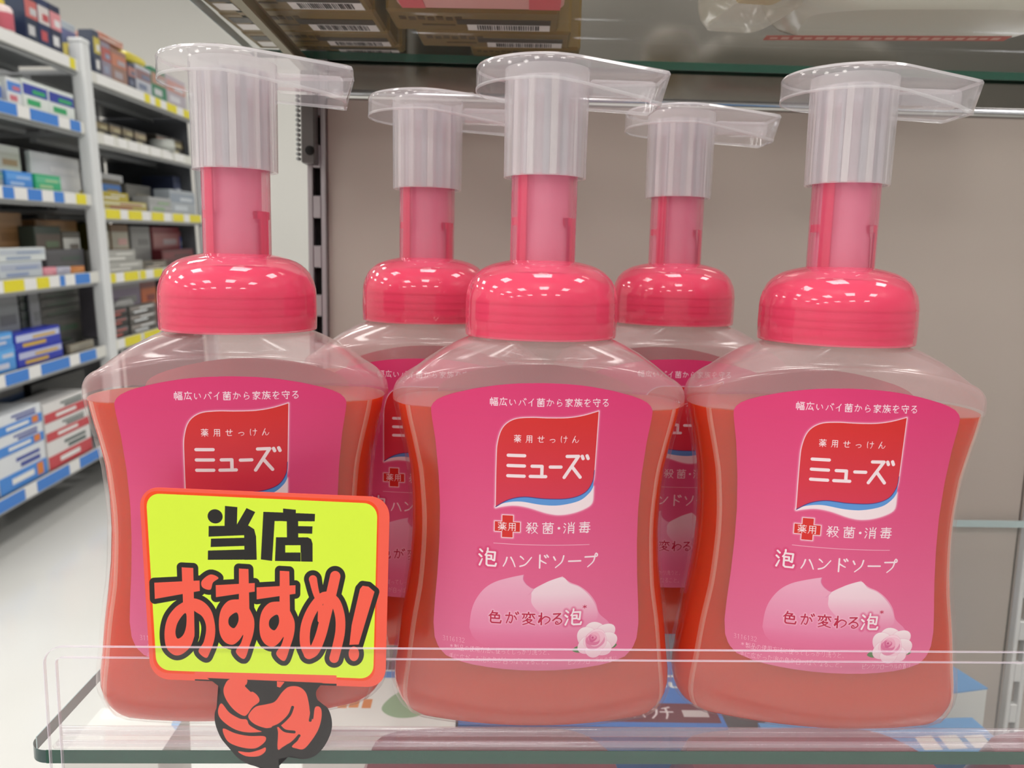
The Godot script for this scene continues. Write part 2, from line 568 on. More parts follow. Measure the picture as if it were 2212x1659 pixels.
func build_soap_bottles() -> void:
	var shell := mat("clear_shell", Color(0.95, 0.80, 0.78), 0.10, 0.03)
	shell.metallic_specular = 0.3
	var upper := mat("milky_shell", Color(0.93, 0.80, 0.82), 0.16, 0.27)
	var frost := mat("frosted_face", Color(0.80, 0.46, 0.40), 0.24, 0.15)
	var ridge := mat("pale_ridge", Color(0.93, 0.72, 0.66), 0.2, 0.30)
	var soap := mat("orange_soap", Color(1.0, 0.26, 0.01), 0.05, 0.68)
	soap.refraction_enabled = true
	soap.refraction_scale = 0.033
	soap.subsurf_scatter_enabled = true
	soap.subsurf_scatter_strength = 1.0
	var film := mat("label_film", Color(1, 1, 1), 0.38)
	film.albedo_texture = label_texture()
	var cap := mat("pink_cap", Color(0.99, 0.34, 0.49), 0.06, 0.56)
	var thread := mat("cap_thread", Color(0.97, 0.26, 0.42), 0.3)
	var groove := mat("cap_groove", Color(0.86, 0.10, 0.24), 0.4)
	var tube := mat("pink_tube", Color(0.95, 0.46, 0.60), 0.08, 0.46)
	var piston := mat("piston_white", Color(0.95, 0.72, 0.80), 0.5)
	var inner_red := mat("piston_collar", Color(0.93, 0.16, 0.30), 0.4)
	var milky := mat("milky_pump", Color(0.93, 0.91, 0.93), 0.2, 0.32)
	var ribs := mat("milky_ribs", Color(0.86, 0.83, 0.87), 0.24, 0.62)
	var pale_rib := mat("pale_rib", Color(0.96, 0.93, 0.94), 0.3, 0.6)
	var grey_rib := mat("grey_rib", Color(0.80, 0.78, 0.82), 0.3, 0.6)
	var clear := mat("clear_pump", Color(0.94, 0.92, 0.95), 0.07, 0.20)
	var lip := mat("clear_lip", Color(0.96, 0.95, 0.97), 0.1, 0.34)
	var proto := thing("soap_bottle", "", "bottle")
	var body := obj("bottle_body", shell_mesh(false), shell, proto)
	obj("bottle_shoulder", shell_mesh(true), upper, proto).set_meta("label", "milky clear shoulder above the soap")
	obj("front_panel", face_mesh(), frost, body)
	for side in [-1.0, 1.0]:
		obj("edge_ridge", ridge_mesh(side), ridge, body)
	obj("liquid_soap", liquid_mesh(0.0990), soap, proto).set_meta("label", "orange liquid soap inside the bottle")
	obj("front_label", label_mesh(), film, proto).set_meta("label", "pink printed front label")
	obj("back_label", label_mesh(-1.0), mat("label_back", Color(0.86, 0.35, 0.48), 0.5), proto)
	var c := obj("screw_cap", lathe(CAP, 72), cap, proto)
	obj("thread_sleeve", lathe([Vector2(0.0216, 0.1195), Vector2(0.0216, 0.130), Vector2(0.0198, 0.1345), Vector2(0.012, 0.1372), Vector2(0.006, 0.1376)], 64, false, true), thread, c)
	for y in [0.1212, 0.1240, 0.1262, 0.1290]:
		obj("thread_ring", lathe([Vector2(0.0216, y - 0.0004), Vector2(0.0220, y - 0.0001), Vector2(0.0220, y + 0.0003), Vector2(0.0216, y + 0.0006)], 56), groove, c)
	var stem := obj("pump_stem", lathe([Vector2(0.0097, 0.1405), Vector2(0.0097, 0.187)], 48), tube, proto)
	obj("piston", lathe([Vector2(0.0082, 0.138), Vector2(0.0078, 0.1495), Vector2(0.0071, 0.1525), Vector2(0.0071, 0.185)], 40, true, true), piston, stem)
	for e in [0.35, PI - 0.35]:
		obj("piston_tab", tab(0.0074, 0.0093, 0.1512, 0.1534, e, 0.42), inner_red, stem)
	obj("stem_rib", tab(0.0088, 0.0094, 0.141, 0.186, PI - 0.75, 0.20), inner_red, stem)
	obj("stem_rib", tab(0.0088, 0.0094, 0.141, 0.1512, 0.45, 0.22), inner_red, stem)
	var head := obj("pump_head", loft(head_rings([[-0.0066, 1.0], [-0.0040, 1.0], [-0.0014, 1.0], [-0.0006, 0.993], [-0.0001, 0.975], [0.0002, 0.93], [0.0005, 0.5]]), false, true), clear, proto)
	obj("rim_lip", loft(head_rings([[-0.0070, 0.988], [-0.0070, 1.004], [-0.0062, 1.004]])), lip, head)
	obj("top_edge", loft(head_rings([[-0.0009, 1.002], [-0.0002, 0.982]])), lip, head)
	obj("sleeve", lathe([Vector2(0.0112, 0.1648), Vector2(0.0120, 0.1648), Vector2(0.0120, 0.1648), Vector2(0.0121, 0.178), Vector2(0.0122, 0.1950)], 56), milky, head)
	obj("inner_sleeve", lathe([Vector2(0.0098, 0.1655), Vector2(0.0098, 0.1925)], 48), ribs, head)
	var rib_r := RandomNumberGenerator.new()
	rib_r.seed = 4
	for k in 22:
		var a := TAU * k / 22.0 + rib_r.randf_range(-0.08, 0.08)
		obj("sleeve_rib", tab(0.0099, 0.0112, 0.1652, 0.192, a, rib_r.randf_range(0.03, 0.09)), pale_rib if k % 2 else grey_rib, head)
	obj("nozzle_channel", boxes([[Vector3(0.0215, 0.1902, 0), Vector3(0.019, 0.0048, 0.0066)]], 0.0008), clear, head)
	var spots := [
		["C", Vector3(0, 0, 0), 0.0, 0.03, "front pink foam soap bottle in the middle of the row with fully visible label"],
		["L", Vector3(-0.0902, 0, -0.0025), 0.14, 0.13, "pink foam soap bottle at the left end standing behind the yellow sign card"],
		["R", Vector3(0.0893, 0, 0.0007), -0.12, 0.02, "front pink foam soap bottle at the right end beside the bare back panel"],
		["A", Vector3(-0.0378, 0, -0.0517), 0.0, 0.04, "pink foam soap bottle in the back row between the sign bottle and the middle bottle"],
		["B", Vector3(0.0538, 0, -0.0632), -0.03, 0.0, "pink foam soap bottle in the back row between the middle and right bottles"],
	]
	for i in spots.size():
		var s: Array = spots[i]
		var o: Node3D = proto
		if i > 0:
			o = proto.duplicate()
			o.name = numbered("soap_bottle")
			add_child(o)
		o.position = s[1]
		o.rotation.y = s[2]
		o.get_node("pump_head").rotation.y = s[3] - s[2]
		tag(o, s[4], "bottle", "pink foam hand soap bottles on the glass shelf")

# ---------------------------------------------------------------- printing: strokes and fills on a picture
class Canvas:
	var w: int
	var h: int
	var px := PackedFloat32Array()
	var k := Transform2D()

	func _init(width: int, height: int, low: Color, high: Color) -> void:
		w = width
		h = height
		px.resize(w * h * 3)
		for y in h:
			var c := high.lerp(low, float(y) / h)
			for x in w:
				var i := (y * w + x) * 3
				px[i] = c.r
				px[i + 1] = c.g
				px[i + 2] = c.b

	func put(i: int, c: Color, a: float) -> void:
		px[i] += (c.r - px[i]) * a
		px[i + 1] += (c.g - px[i + 1]) * a
		px[i + 2] += (c.b - px[i + 2]) * a

	# a round-ended stroke; points in the canvas's own units, radii r0 to r1, soft edge in pixels
	func stroke(pts: PackedVector2Array, r0: float, r1: float, c: Color, soft := 1.0, alpha := 1.0) -> void:
		var sc := k.get_scale().x
		var most := {}
		for s in maxi(1, pts.size() - 1):
			var a := k * pts[s]
			var b := k * pts[mini(s + 1, pts.size() - 1)]
			var ra := lerpf(r0, r1, float(s) / maxi(1, pts.size() - 1)) * sc
			var rb := lerpf(r0, r1, float(s + 1) / maxi(1, pts.size() - 1)) * sc
			var m := maxf(ra, rb) + soft
			var ab := b - a
			var ll := maxf(ab.length_squared(), 1e-6)
			for y in range(maxi(0, int(minf(a.y, b.y) - m)), mini(h, int(maxf(a.y, b.y) + m) + 2)):
				for x in range(maxi(0, int(minf(a.x, b.x) - m)), mini(w, int(maxf(a.x, b.x) + m) + 2)):
					var p := Vector2(x + 0.5, y + 0.5) - a
					var t := clampf(p.dot(ab) / ll, 0.0, 1.0)
					var cov := (lerpf(ra, rb, t) - (p - ab * t).length()) / soft + 0.5
					if cov > 0.0:
						var i := (y * w + x) * 3
						if cov > most.get(i, 0.0):
							most[i] = minf(cov, 1.0)
		for i in most:
			put(i, c, most[i] * alpha)

	func fill(poly: PackedVector2Array, top: Color, low: Color, alpha := 1.0, fade_from := 2.0) -> void:
		var q := PackedVector2Array()
		var y0 := 1e9
		var y1 := -1e9
		for p in poly:
			var v := k * p
			q.append(v)
			y0 = minf(y0, v.y)
			y1 = maxf(y1, v.y)
		for y in range(maxi(0, int(y0)), mini(h, int(y1) + 1)):
			var row := {}
			for sub in 3:
				var yy := y + (sub + 0.5) / 3.0
				var xs := []
				for i in q.size():
					var a := q[i]
					var b := q[(i + 1) % q.size()]
					if (a.y <= yy) != (b.y <= yy):
						xs.append(a.x + (yy - a.y) / (b.y - a.y) * (b.x - a.x))
				xs.sort()
				for i in range(0, xs.size() - 1, 2):
					var xa: float = maxf(xs[i], 0.0)
					var xb: float = minf(xs[i + 1], w - 0.001)
					for x in range(int(xa), int(xb) + 1):
						row[x] = row.get(x, 0.0) + maxf(0.0, minf(xb, x + 1.0) - maxf(xa, x)) / 3.0
			var t := clampf((y - y0) / maxf(1.0, y1 - y0), 0.0, 1.0)
			var c := top.lerp(low, t)
			var f := alpha
			if t > fade_from:
				f *= 1.0 - (t - fade_from) / (1.0 - fade_from)
			for x in row:
				put((y * w + x) * 3, c, minf(row[x], 1.0) * f)

	func edge(poly: PackedVector2Array, r: float, c: Color, soft := 1.0, alpha := 1.0) -> void:
		var p := poly.duplicate()
		p.append(poly[0])
		stroke(p, r, r, c, soft, alpha)

	func texture() -> ImageTexture:
		var b := PackedByteArray()
		b.resize(w * h * 3)
		for i in w * h * 3:
			b[i] = int(clampf(px[i], 0.0, 1.0) * 255.0 + 0.5)
		return ImageTexture.create_from_image(Image.create_from_data(w, h, false, Image.FORMAT_RGB8, b))

func rgb(r: int, g: int, b: int) -> Color:
	return Color(r / 255.0, g / 255.0, b / 255.0)

func smooth(p: PackedVector2Array, closed := false, steps := 5) -> PackedVector2Array:
	var q := PackedVector2Array()
	var n := p.size()
	for i in (n if closed else n - 1):
		var a := p[(i - 1 + n) % n] if closed or i > 0 else p[0]
		var d := p[(i + 2) % n] if closed or i + 2 < n else p[n - 1]
		for s in steps:
			q.append(p[i].cubic_interpolate(p[(i + 1) % n], a, d, float(s) / steps))
	if not closed:
		q.append(p[n - 1])
	return q

func pts(s: String) -> PackedVector2Array:  # "x,y x,y ..."
	var p := PackedVector2Array()
	for t in s.strip_edges().split(" ", false):
		var v := t.split(",")
		p.append(Vector2(float(v[0]), float(v[1])))
	return p

# every letter as pen strokes on a field of 100 by 100; ~ marks a curved stroke, a point is xxyy
const PEN := {
	"幅": "0828 0880;0828 4028 4075 3275;2408 2498;5012 9812;5826 9026 9046 5846 5826;5258 9658 9695 5295 5258;5276 9676;7458 7495",
	"広": "5005 5018;1522 9522;~2522 2450 0895;~5838 4862 3486;3484 8280;7258 9095",
	"い": "~1828 1655 2475 3586 4470;~7030 8045 8668",
	"バ": "~3535 2860 1285;~6032 7855 9085;7512 8325;9008 9820",
	"ハ": "~3530 2660 1088;~6228 7855 9288",
	"パ": "~3535 2860 1285;~6032 7855 9085;~8806 9612 9622 8826 8018 8408 8806",
	"イ": "~7212 5040 1560;5342 5392",
	"菌": "0514 9514;3204 3226;6804 6826;1432 8632 8694 1494 1432;~6840 5044 2846;2456 7656;5046 5088;~4856 3670 2678;~5258 6470 7678",
	"か": "~1032 4530 5830 6248 5575 4686 3678;~3810 3440 1488;~7432 8645 9260",
	"が": "~0832 4030 5230 5648 5075 4286 3278;~3410 3040 1288;~6834 7845 8460;7810 8622;9204 9816",
	"ら": "~3812 5018 6224;~3030 2645 2468 2860 4550 6448 7860 7278 5288 3490",
	"家": "5004 5014;1026 1016 9016 9028;2230 7830;~4830 3844 1452;~3442 5060 5085 4495 3690;~4656 3066 1272;~5272 3684 1090;~8442 7050 5856;~5852 7074 9488",
	"族": "2404 2816;0420 4820;~2020 1855 0492;2242 4242 4080 3090 2484;~5804 5818 4832;5418 9618;~6030 5648 4656;5844 9244;4662 9862;~7244 7070 4894;~7264 8482 9894",
	"を": "1422 7620;~4606 3535 1660 3452 4450 5475;~8636 6050 4064 3680 4492 8090",
	"守": "5004 5016;1030 1018 9018 9030;1046 9246;6832 6895 5290;~3058 3868 4276",
	"る": "2216 7214;~7214 4044 1864 4048 7052 8272 6290 4290 3880 4672 5680",
	"薬": "0512 9512;3203 3222;6803 6822;5024 4432;3632 6632 6660 3660 3632;3646 6646;~1032 2042 2646;~0862 1856 2650;~9032 8042 7446;~7450 8456 9262;0668 9468;5062 5098;~4668 3082 0892;~5468 7282 9492",
	"用": "~2010 2055 1680 0696;2010 8610 8694 7690;2036 8636;2062 8662;5210 5294",
	"せ": "0838 9434;7010 7050 6658 5854;3016 3080 4088 8286",
	"っ": "~1660 5050 7854 8468 7482 4890",
	"け": "~1612 1040 1275 1890;4434 9434;~7410 7450 7072 5694",
	"ん": "~4610 3040 0892 3055 4250 5062 5284 6690 8082 9460",
	"ー": "0850 9250",
	"殺": "1408 4236;4208 1038;0450 5250;2838 2892 2088;~2452 1668 0478;~3452 4266 5076;~6210 6230 5440;6210 8610 8632 9834;~5848 8848 8060 7080 4896;~6052 7475 9896",
	"・": "4648 5250",
	"消": "0812 2022;0438 1648;~0692 1474 2060;6604 6630;4210 5026;9208 8226;4436 4496;4436 8836 8894 7890;4454 8854;4472 8872",
	"毒": "1012 9012;1626 8426;0640 9440;5004 5040;2448 1488;2448 8048 7694 6694;0668 9668;1488 8488;5050 4486",
	"泡": "0812 2022;0438 1648;~0692 1474 2060;~5004 4822 3640;4622 9022 8664 7862;4440 7040 7058 4658;4440 4486 5292 9292 9680",
	"ン": "~1420 2628 3638;~1284 5070 9024",
	"ド": "3408 3492;~3440 6054 7862;6612 7624;8208 9220",
	"ソ": "1620 2840;~8614 7255 3090",
	"プ": "1026 8026;~8026 6860 3092;~8806 9612 9622 8826 8018 8408 8806",
	"色": "~3404 2622 0842;3018 6818 5434;2034 8234 8258 2058;2034 2082 2890 9090 9474;5034 5058",
	"変": "5004 5016;0618 9418;~3820 3636 2648;6220 6244 5442;~1828 1640 0850;~7828 8638 9450;~4450 3064 1074;~3860 7460 5080 1096;~3866 6084 9696",
	"わ": "2608 2694;0830 2630 2832 0674;~0878 4440 6636 8850 8072 5490",
	"製": "~1404 1012 0418;0618 5218;0430 5430;3004 3046;1238 1250;1238 4638 4650;6410 6440;8604 8650 7848;5054 5062;0664 9664;~4864 3076 0486;3474 3494 5488;~9068 7878 6478;~5866 7086 9694",
	"品": "3008 7208 7242 3042 3008;0852 4452 4494 0894 0852;5652 9252 9294 5694 5652",
	"の": "~5220 4460 3082 1674 1644 4020 7024 8850 7678 5690",
	"使": "~2804 1830 0450;1830 1896;3616 9616;4430 8830 8856 4456 4430;6604 6660 5680 3094;~4462 6480 9696",
	"方": "5004 5018;0622 9422;~3824 3660 1094;3846 7846 7490 5888",
	"法": "0812 2022;0438 1648;~0692 1474 2060;4024 9224;6604 6648;3248 9848;~6048 5068 4490;4490 8886;7668 9496",
	"に": "~1614 1045 1484;4228 8426;~4064 3880 5086 8684",
	"従": "~2604 1620 0430;~2828 1844 0456;1846 1896;5006 5824;9204 8224;4028 9628;6830 6890;6856 9256;5048 4878 3496;~4878 6490 9894",
	"て": "0820 9016;~7018 4240 3868 5084 7488",
	"し": "~3008 2860 3486 5888 8866",
	"り": "~2812 2240 2856;~6810 7248 6474 4292",
	"洗": "0812 2022;0438 1648;~0692 1474 2060;~4806 4222 3434;4420 9220;6604 6644;3244 9844;~5444 5070 3094;7644 7688 8692 9690 9878",
	"う": "3210 6618;~1640 5030 7838 7465 4094",
	"と": "~2810 3232 3844;~8228 4046 2066 3084 8486",
	"、": "1274 3090",
	"手": "~8206 5012 1816;1232 8832;0454 9654;5012 5092 3688",
	"た": "0826 5424;~3208 2440 1092;5044 8842;~5268 5480 6886 9286",
	"白": "~5204 4612 3822;1822 8222 8296 1896 1822;1858 8258",
	"ぽ": "~1214 0845 1488;4418 8018;4438 8638;~6418 6480 5290 4082 5074 7080 8890;~9204 9810 9218 8610 9204",
	"く": "~6808 4430 2448 4466 7292",
	"な": "0826 5024;~3208 2430 1050;6022 9036;~7048 7080 5692 4284 5274 7280 9292",
	"こ": "~2018 5022 7818;~1668 2484 5488 8684",
	"。": "~1476 2876 2890 1490 1476",
	"ピ": "2010 2080 3088 8486;2050 8036;~8806 9612 9622 8826 8018 8408 8806",
	"ク": "~4008 3030 1048;3422 8022;~8022 7060 3092",
	"フ": "1020 8620;~8620 7660 3490",
	"ロ": "1620 8420 8488 1688 1620",
	"ラ": "2010 8210;1038 8838;~8838 7470 4094",
	"ル": "~2816 2660 0688;6012 6084 9458",
	"香": "~7604 5010 2414;0626 9426;5012 5048;~4628 2844 0850;~5428 7044 9450;2656 7656 7696 2696 2656;2676 7676",
	"＊": "5010 5060;2022 8048;8022 2048",
	"カ": "1030 8030 7686 6288;~4408 4250 1092",
	"ガ": "1030 7030 6686 5288;~3808 3650 0892;7810 8622;9204 9816",
	"ウ": "5006 5022;1444 1424 8624;~8624 7660 4092",
	"チ": "~7808 5014 2418;0644 9444;~5014 5260 3494",
	"ィ": "~7032 5050 2466;5252 5292",
	"デ": "2616 7016;0842 9042;~5042 5068 3494;8004 8614;9202 9812",
	"メ": "~7812 5060 1290;2430 7272",
	"臭": "~5002 4408 3814;2414 7414 7458 2458 2414;2428 7428;2444 7444;0668 9468;~5058 4480 0898;~5470 7086 9496",
	"衣": "5004 5020;0624 9424;~4826 3050 0666;3044 3090 4684;~8836 7248 6254;~5242 6874 9692",
	"類": "1206 1818;4006 3418;0422 4822;2604 2640;~2424 1434 0640;~2824 3832 4638;0454 5054;~2640 2470 0694;~2858 3874 4890;5410 9810;~7410 7018 6826;5826 9426 9474 5874 5826;5842 9442;5858 9458;~6874 6086 5096;~8474 9086 9896",
	"3": "~1812 6010 7030 4046 7868 6290 1486",
	"1": "3022 5010 5092",
	"6": "~7014 4020 2050 2476 5090 7870 6050 3456 2466",
	"2": "~1824 4010 7826 6650 1690;1690 8090",
}

func glyph(c: Canvas, ch: String, at: Vector2, size: Vector2, r: float, col: Color, soft := 1.0, alpha := 1.0) -> void:
	if not PEN.has(ch):
		return
	for s in String(PEN[ch]).split(";", false):
		var curved := s.begins_with("~")
		var p := PackedVector2Array()
		for t in s.trim_prefix("~").split(" ", false):
			p.append(at + Vector2(int(t.substr(0, 2)), int(t.substr(2, 2))) / 100.0 * size)
		c.stroke(smooth(p) if curved else p, r, r * (0.7 if curved else 1.0), col, soft, alpha)

func write(c: Canvas, text: String, at: Vector2, size: Vector2, pitch: float, r: float, col: Color, soft := 1.0, alpha := 1.0) -> void:
	for i in text.length():
		glyph(c, text[i], at + Vector2(pitch * i, 0), size, r, col, soft, alpha)

# the front label of the bottle: 65 mm by 87 mm
func label_texture() -> Texture2D:
	var c := Canvas.new(1024, 1370, rgb(226, 116, 156), rgb(222, 54, 116))
	c.k = Transform2D(Vector2(0.88, 0), Vector2(0, 0.896), Vector2(512 - 826 * 0.88, 15.75 - 66 * 0.896))
	var white := rgb(246, 226, 234)
	var red := rgb(216, 40, 38)
	write(c, "幅広いバイ菌から家族を守る", Vector2(556, 140), Vector2(42, 44), 46.9, 2.1, white)
	# emblem
	var top := smooth(pts("597,640 597,470 601,370 626,292 680,250 760,239 850,240 950,238 1030,226 1105,205"))
	var low := smooth(pts("1095,505 1088,562 1050,618 970,646 850,648 740,640 660,658 597,697"))
	var flag := top.duplicate()
	flag.append_array(low)
	var blue_low := smooth(pts("597,697 640,675 720,664 830,679 920,681 1020,660 1072,622 1092,590"))
	var blue := low.duplicate()
	blue.append_array(blue_low)
	var pale_low := smooth(pts("1092,630 1082,680 1012,714 930,728 860,720 760,691 680,683 597,699"))
	var pale := blue_low.duplicate()
	pale.append_array(pale_low)
	for g in [[9.0, 12.0, 0.35], [5.0, 8.0, 0.5], [4.0, 3.0, 0.75]]:
		c.edge(flag, g[0], white, g[1], g[2])
		c.edge(pale, g[0], white, g[1], g[2])
	c.fill(flag, red, rgb(214, 52, 84))
	c.fill(pale, white, white)
	c.fill(blue, rgb(92, 150, 220), rgb(92, 150, 220))
	c.stroke(low, 1.6, 2.2, rgb(70, 50, 130))
	write(c, "薬用せっけん", Vector2(681, 325), Vector2(37, 40), 58.5, 1.9, white)
	for s in ["655,430 737,430", "655,482 737,482", "655,534 737,534", "776,482 826,482 826,534", "768,534 846,534", "868,485 922,485", "952,431 1010,431 940,538", "982,488 1022,538", "1029,431 1034,443", "1054,429 1060,443"]:
		c.stroke(pts(s), 8.6, 8.6, white)
	# medicated cross
	var cross := pts("632,738 686,738 686,772 722,772 722,822 686,822 686,852 632,852 632,822 594,822 594,772 632,772")
	c.edge(cross, 7.0, white, 9.0, 0.5)
	c.edge(cross, 3.5, white, 2.0, 0.9)
	c.fill(cross, red, red)
	write(c, "薬用", Vector2(609, 774), Vector2(46, 45), 50, 2.0, white)
	for e in [["殺", 752], ["菌", 834], ["消", 944], ["毒", 1024]]:
		glyph(c, e[0], Vector2(e[1], 768), Vector2(62, 62), 2.6, white)
	c.stroke(pts("921,800 922,800"), 6.5, 6.5, white)
	c.stroke(pts("590,886 1083,890"), 1.3, 1.3, white, 1.0, 0.8)
	# product line
	var magenta := rgb(206, 26, 88)
	glyph(c, "泡", Vector2(514, 912), Vector2(94, 102), 13.0, magenta, 14.0, 0.45)
	glyph(c, "泡", Vector2(514, 912), Vector2(94, 102), 5.2, white)
	write(c, "ハンドソープ", Vector2(634, 934), Vector2(74, 80), 84.5, 4.2, white)
	# foam
	var foam := smooth(pts("472,1345 480,1262 502,1195 545,1132 602,1090 680,1062 748,1045"))
	foam.append_array(smooth(pts("748,1045 746,1070 765,1098 798,1118 835,1103 875,1078 948,1053")))
	foam.append_array(smooth(pts("948,1053 988,1085 1040,1108 1090,1148 1128,1200 1150,1262 1200,1310 1220,1360 1180,1420 1000,1446 620,1446 505,1405 472,1345")))
	c.fill(foam, rgb(238, 178, 204), rgb(230, 120, 164), 0.95, 0.72)
	var bright := smooth(pts("800,1122 870,1082 948,1058 985,1090 1040,1114 1086,1154 1122,1204 1142,1264 1120,1300 1000,1310 880,1280 800,1210 790,1160"), true)
	c.fill(bright, rgb(244, 226, 234), rgb(240, 196, 214), 0.85, 0.35)
	c.stroke(smooth(pts("748,1048 747,1072 766,1099 800,1119 776,1150")), 2.4, 0.6, rgb(214, 120, 164), 3.0, 0.7)
	# claim
	var claim := rgb(188, 24, 66)
	for e in [["色", 568], ["が", 655], ["変", 742], ["わ", 826], ["る", 892]]:
		glyph(c, e[0], Vector2(e[1], 1242), Vector2(72, 72), 8.0, white, 8.0, 0.45)
		glyph(c, e[0], Vector2(e[1], 1242), Vector2(72, 72), 3.7, claim)
	glyph(c, "泡", Vector2(966, 1226), Vector2(92, 94), 12.0, magenta, 13.0, 0.5)
	glyph(c, "泡", Vector2(966, 1226), Vector2(92, 94), 5.2, white)
	glyph(c, "＊", Vector2(1056, 1208), Vector2(30, 34), 1.6, claim)
	# rose
	var g1 := rgb(92, 128, 82)
	c.fill(smooth(pts("1012,1452 1036,1432 1068,1438 1060,1462 1036,1466"), true), g1, g1)
	c.fill(smooth(pts("1200,1440 1226,1424 1252,1438 1240,1454 1214,1456"), true), g1, g1)
	c.fill(smooth(pts("1176,1476 1200,1462 1206,1478 1190,1488"), true), rgb(70, 80, 110), g1)
	var petals := [[1132, 1352, 62, 44, 0.2], [1190, 1366, 52, 46, -0.3], [1084, 1380, 50, 52, 0.3], [1204, 1412, 50, 46, 0.4], [1092, 1430, 52, 48, -0.4], [1168, 1450, 58, 42, 0.1], [1128, 1462, 46, 36, 0.0]]
	for e in petals:
		var ell := PackedVector2Array()
		for i in 28:
			var a := TAU * i / 28
			var v := Vector2(e[2] * cos(a), e[3] * sin(a)) * (1.0 + 0.05 * sin(a * 3.0 + e[0]))
			ell.append(Vector2(e[0], e[1]) + v.rotated(e[4]))
		c.edge(ell, 1.0, rgb(214, 132, 170), 6.0, 0.45)
		c.fill(ell, rgb(248, 230, 236), rgb(236, 190, 208))
	for e in [[1136, 1404, 62, 56, 242, 196, 214], [1130, 1408, 52, 46, 226, 138, 174], [1134, 1396, 47, 40, 240, 182, 204], [1122, 1400, 37, 33, 220, 116, 158], [1128, 1391, 31, 26, 236, 162, 190], [1119, 1394, 21, 19, 212, 96, 144], [1122, 1388, 14, 12, 230, 146, 178], [1119, 1390, 6, 6, 198, 76, 128]]:
		var ell := PackedVector2Array()
		for i in 28:
			var wob: float = 1.0 + 0.08 * sin(3.0 * TAU * i / 28 + e[2])
			ell.append(Vector2(e[0] + e[2] * wob * cos(TAU * i / 28), e[1] + e[3] * wob * sin(TAU * i / 28)))
		c.edge(ell, 0.8, rgb(206, 92, 140), 3.0, 0.5)
		c.fill(ell, rgb(e[4] + 8, e[5] + 18, e[6] + 14), rgb(e[4], e[5], e[6]))
	# small print
	var small := rgb(246, 192, 212)
	for l in [[2.0, magenta, 3.0, 0.35], [1.15, small, 1.0, 1.0]]:
		write(c, "3116132", Vector2(330, 1402), Vector2(19, 30), 17.0, l[0], l[1], l[2], l[3])
		write(c, "＊製品の使用方法に従ってしっかり洗うと、", Vector2(366, 1442), Vector2(26, 34), 27.2, l[0], l[1], l[2], l[3])
		write(c, "手に広がった泡の色が白っぽくなること。", Vector2(366, 1492), Vector2(27, 36), 28.4, l[0], l[1], l[2], l[3])
		write(c, "ピンクフローラルの香り", Vector2(990, 1501), Vector2(23, 32), 24.4, l[0], l[1], l[2], l[3])
	return c.texture()

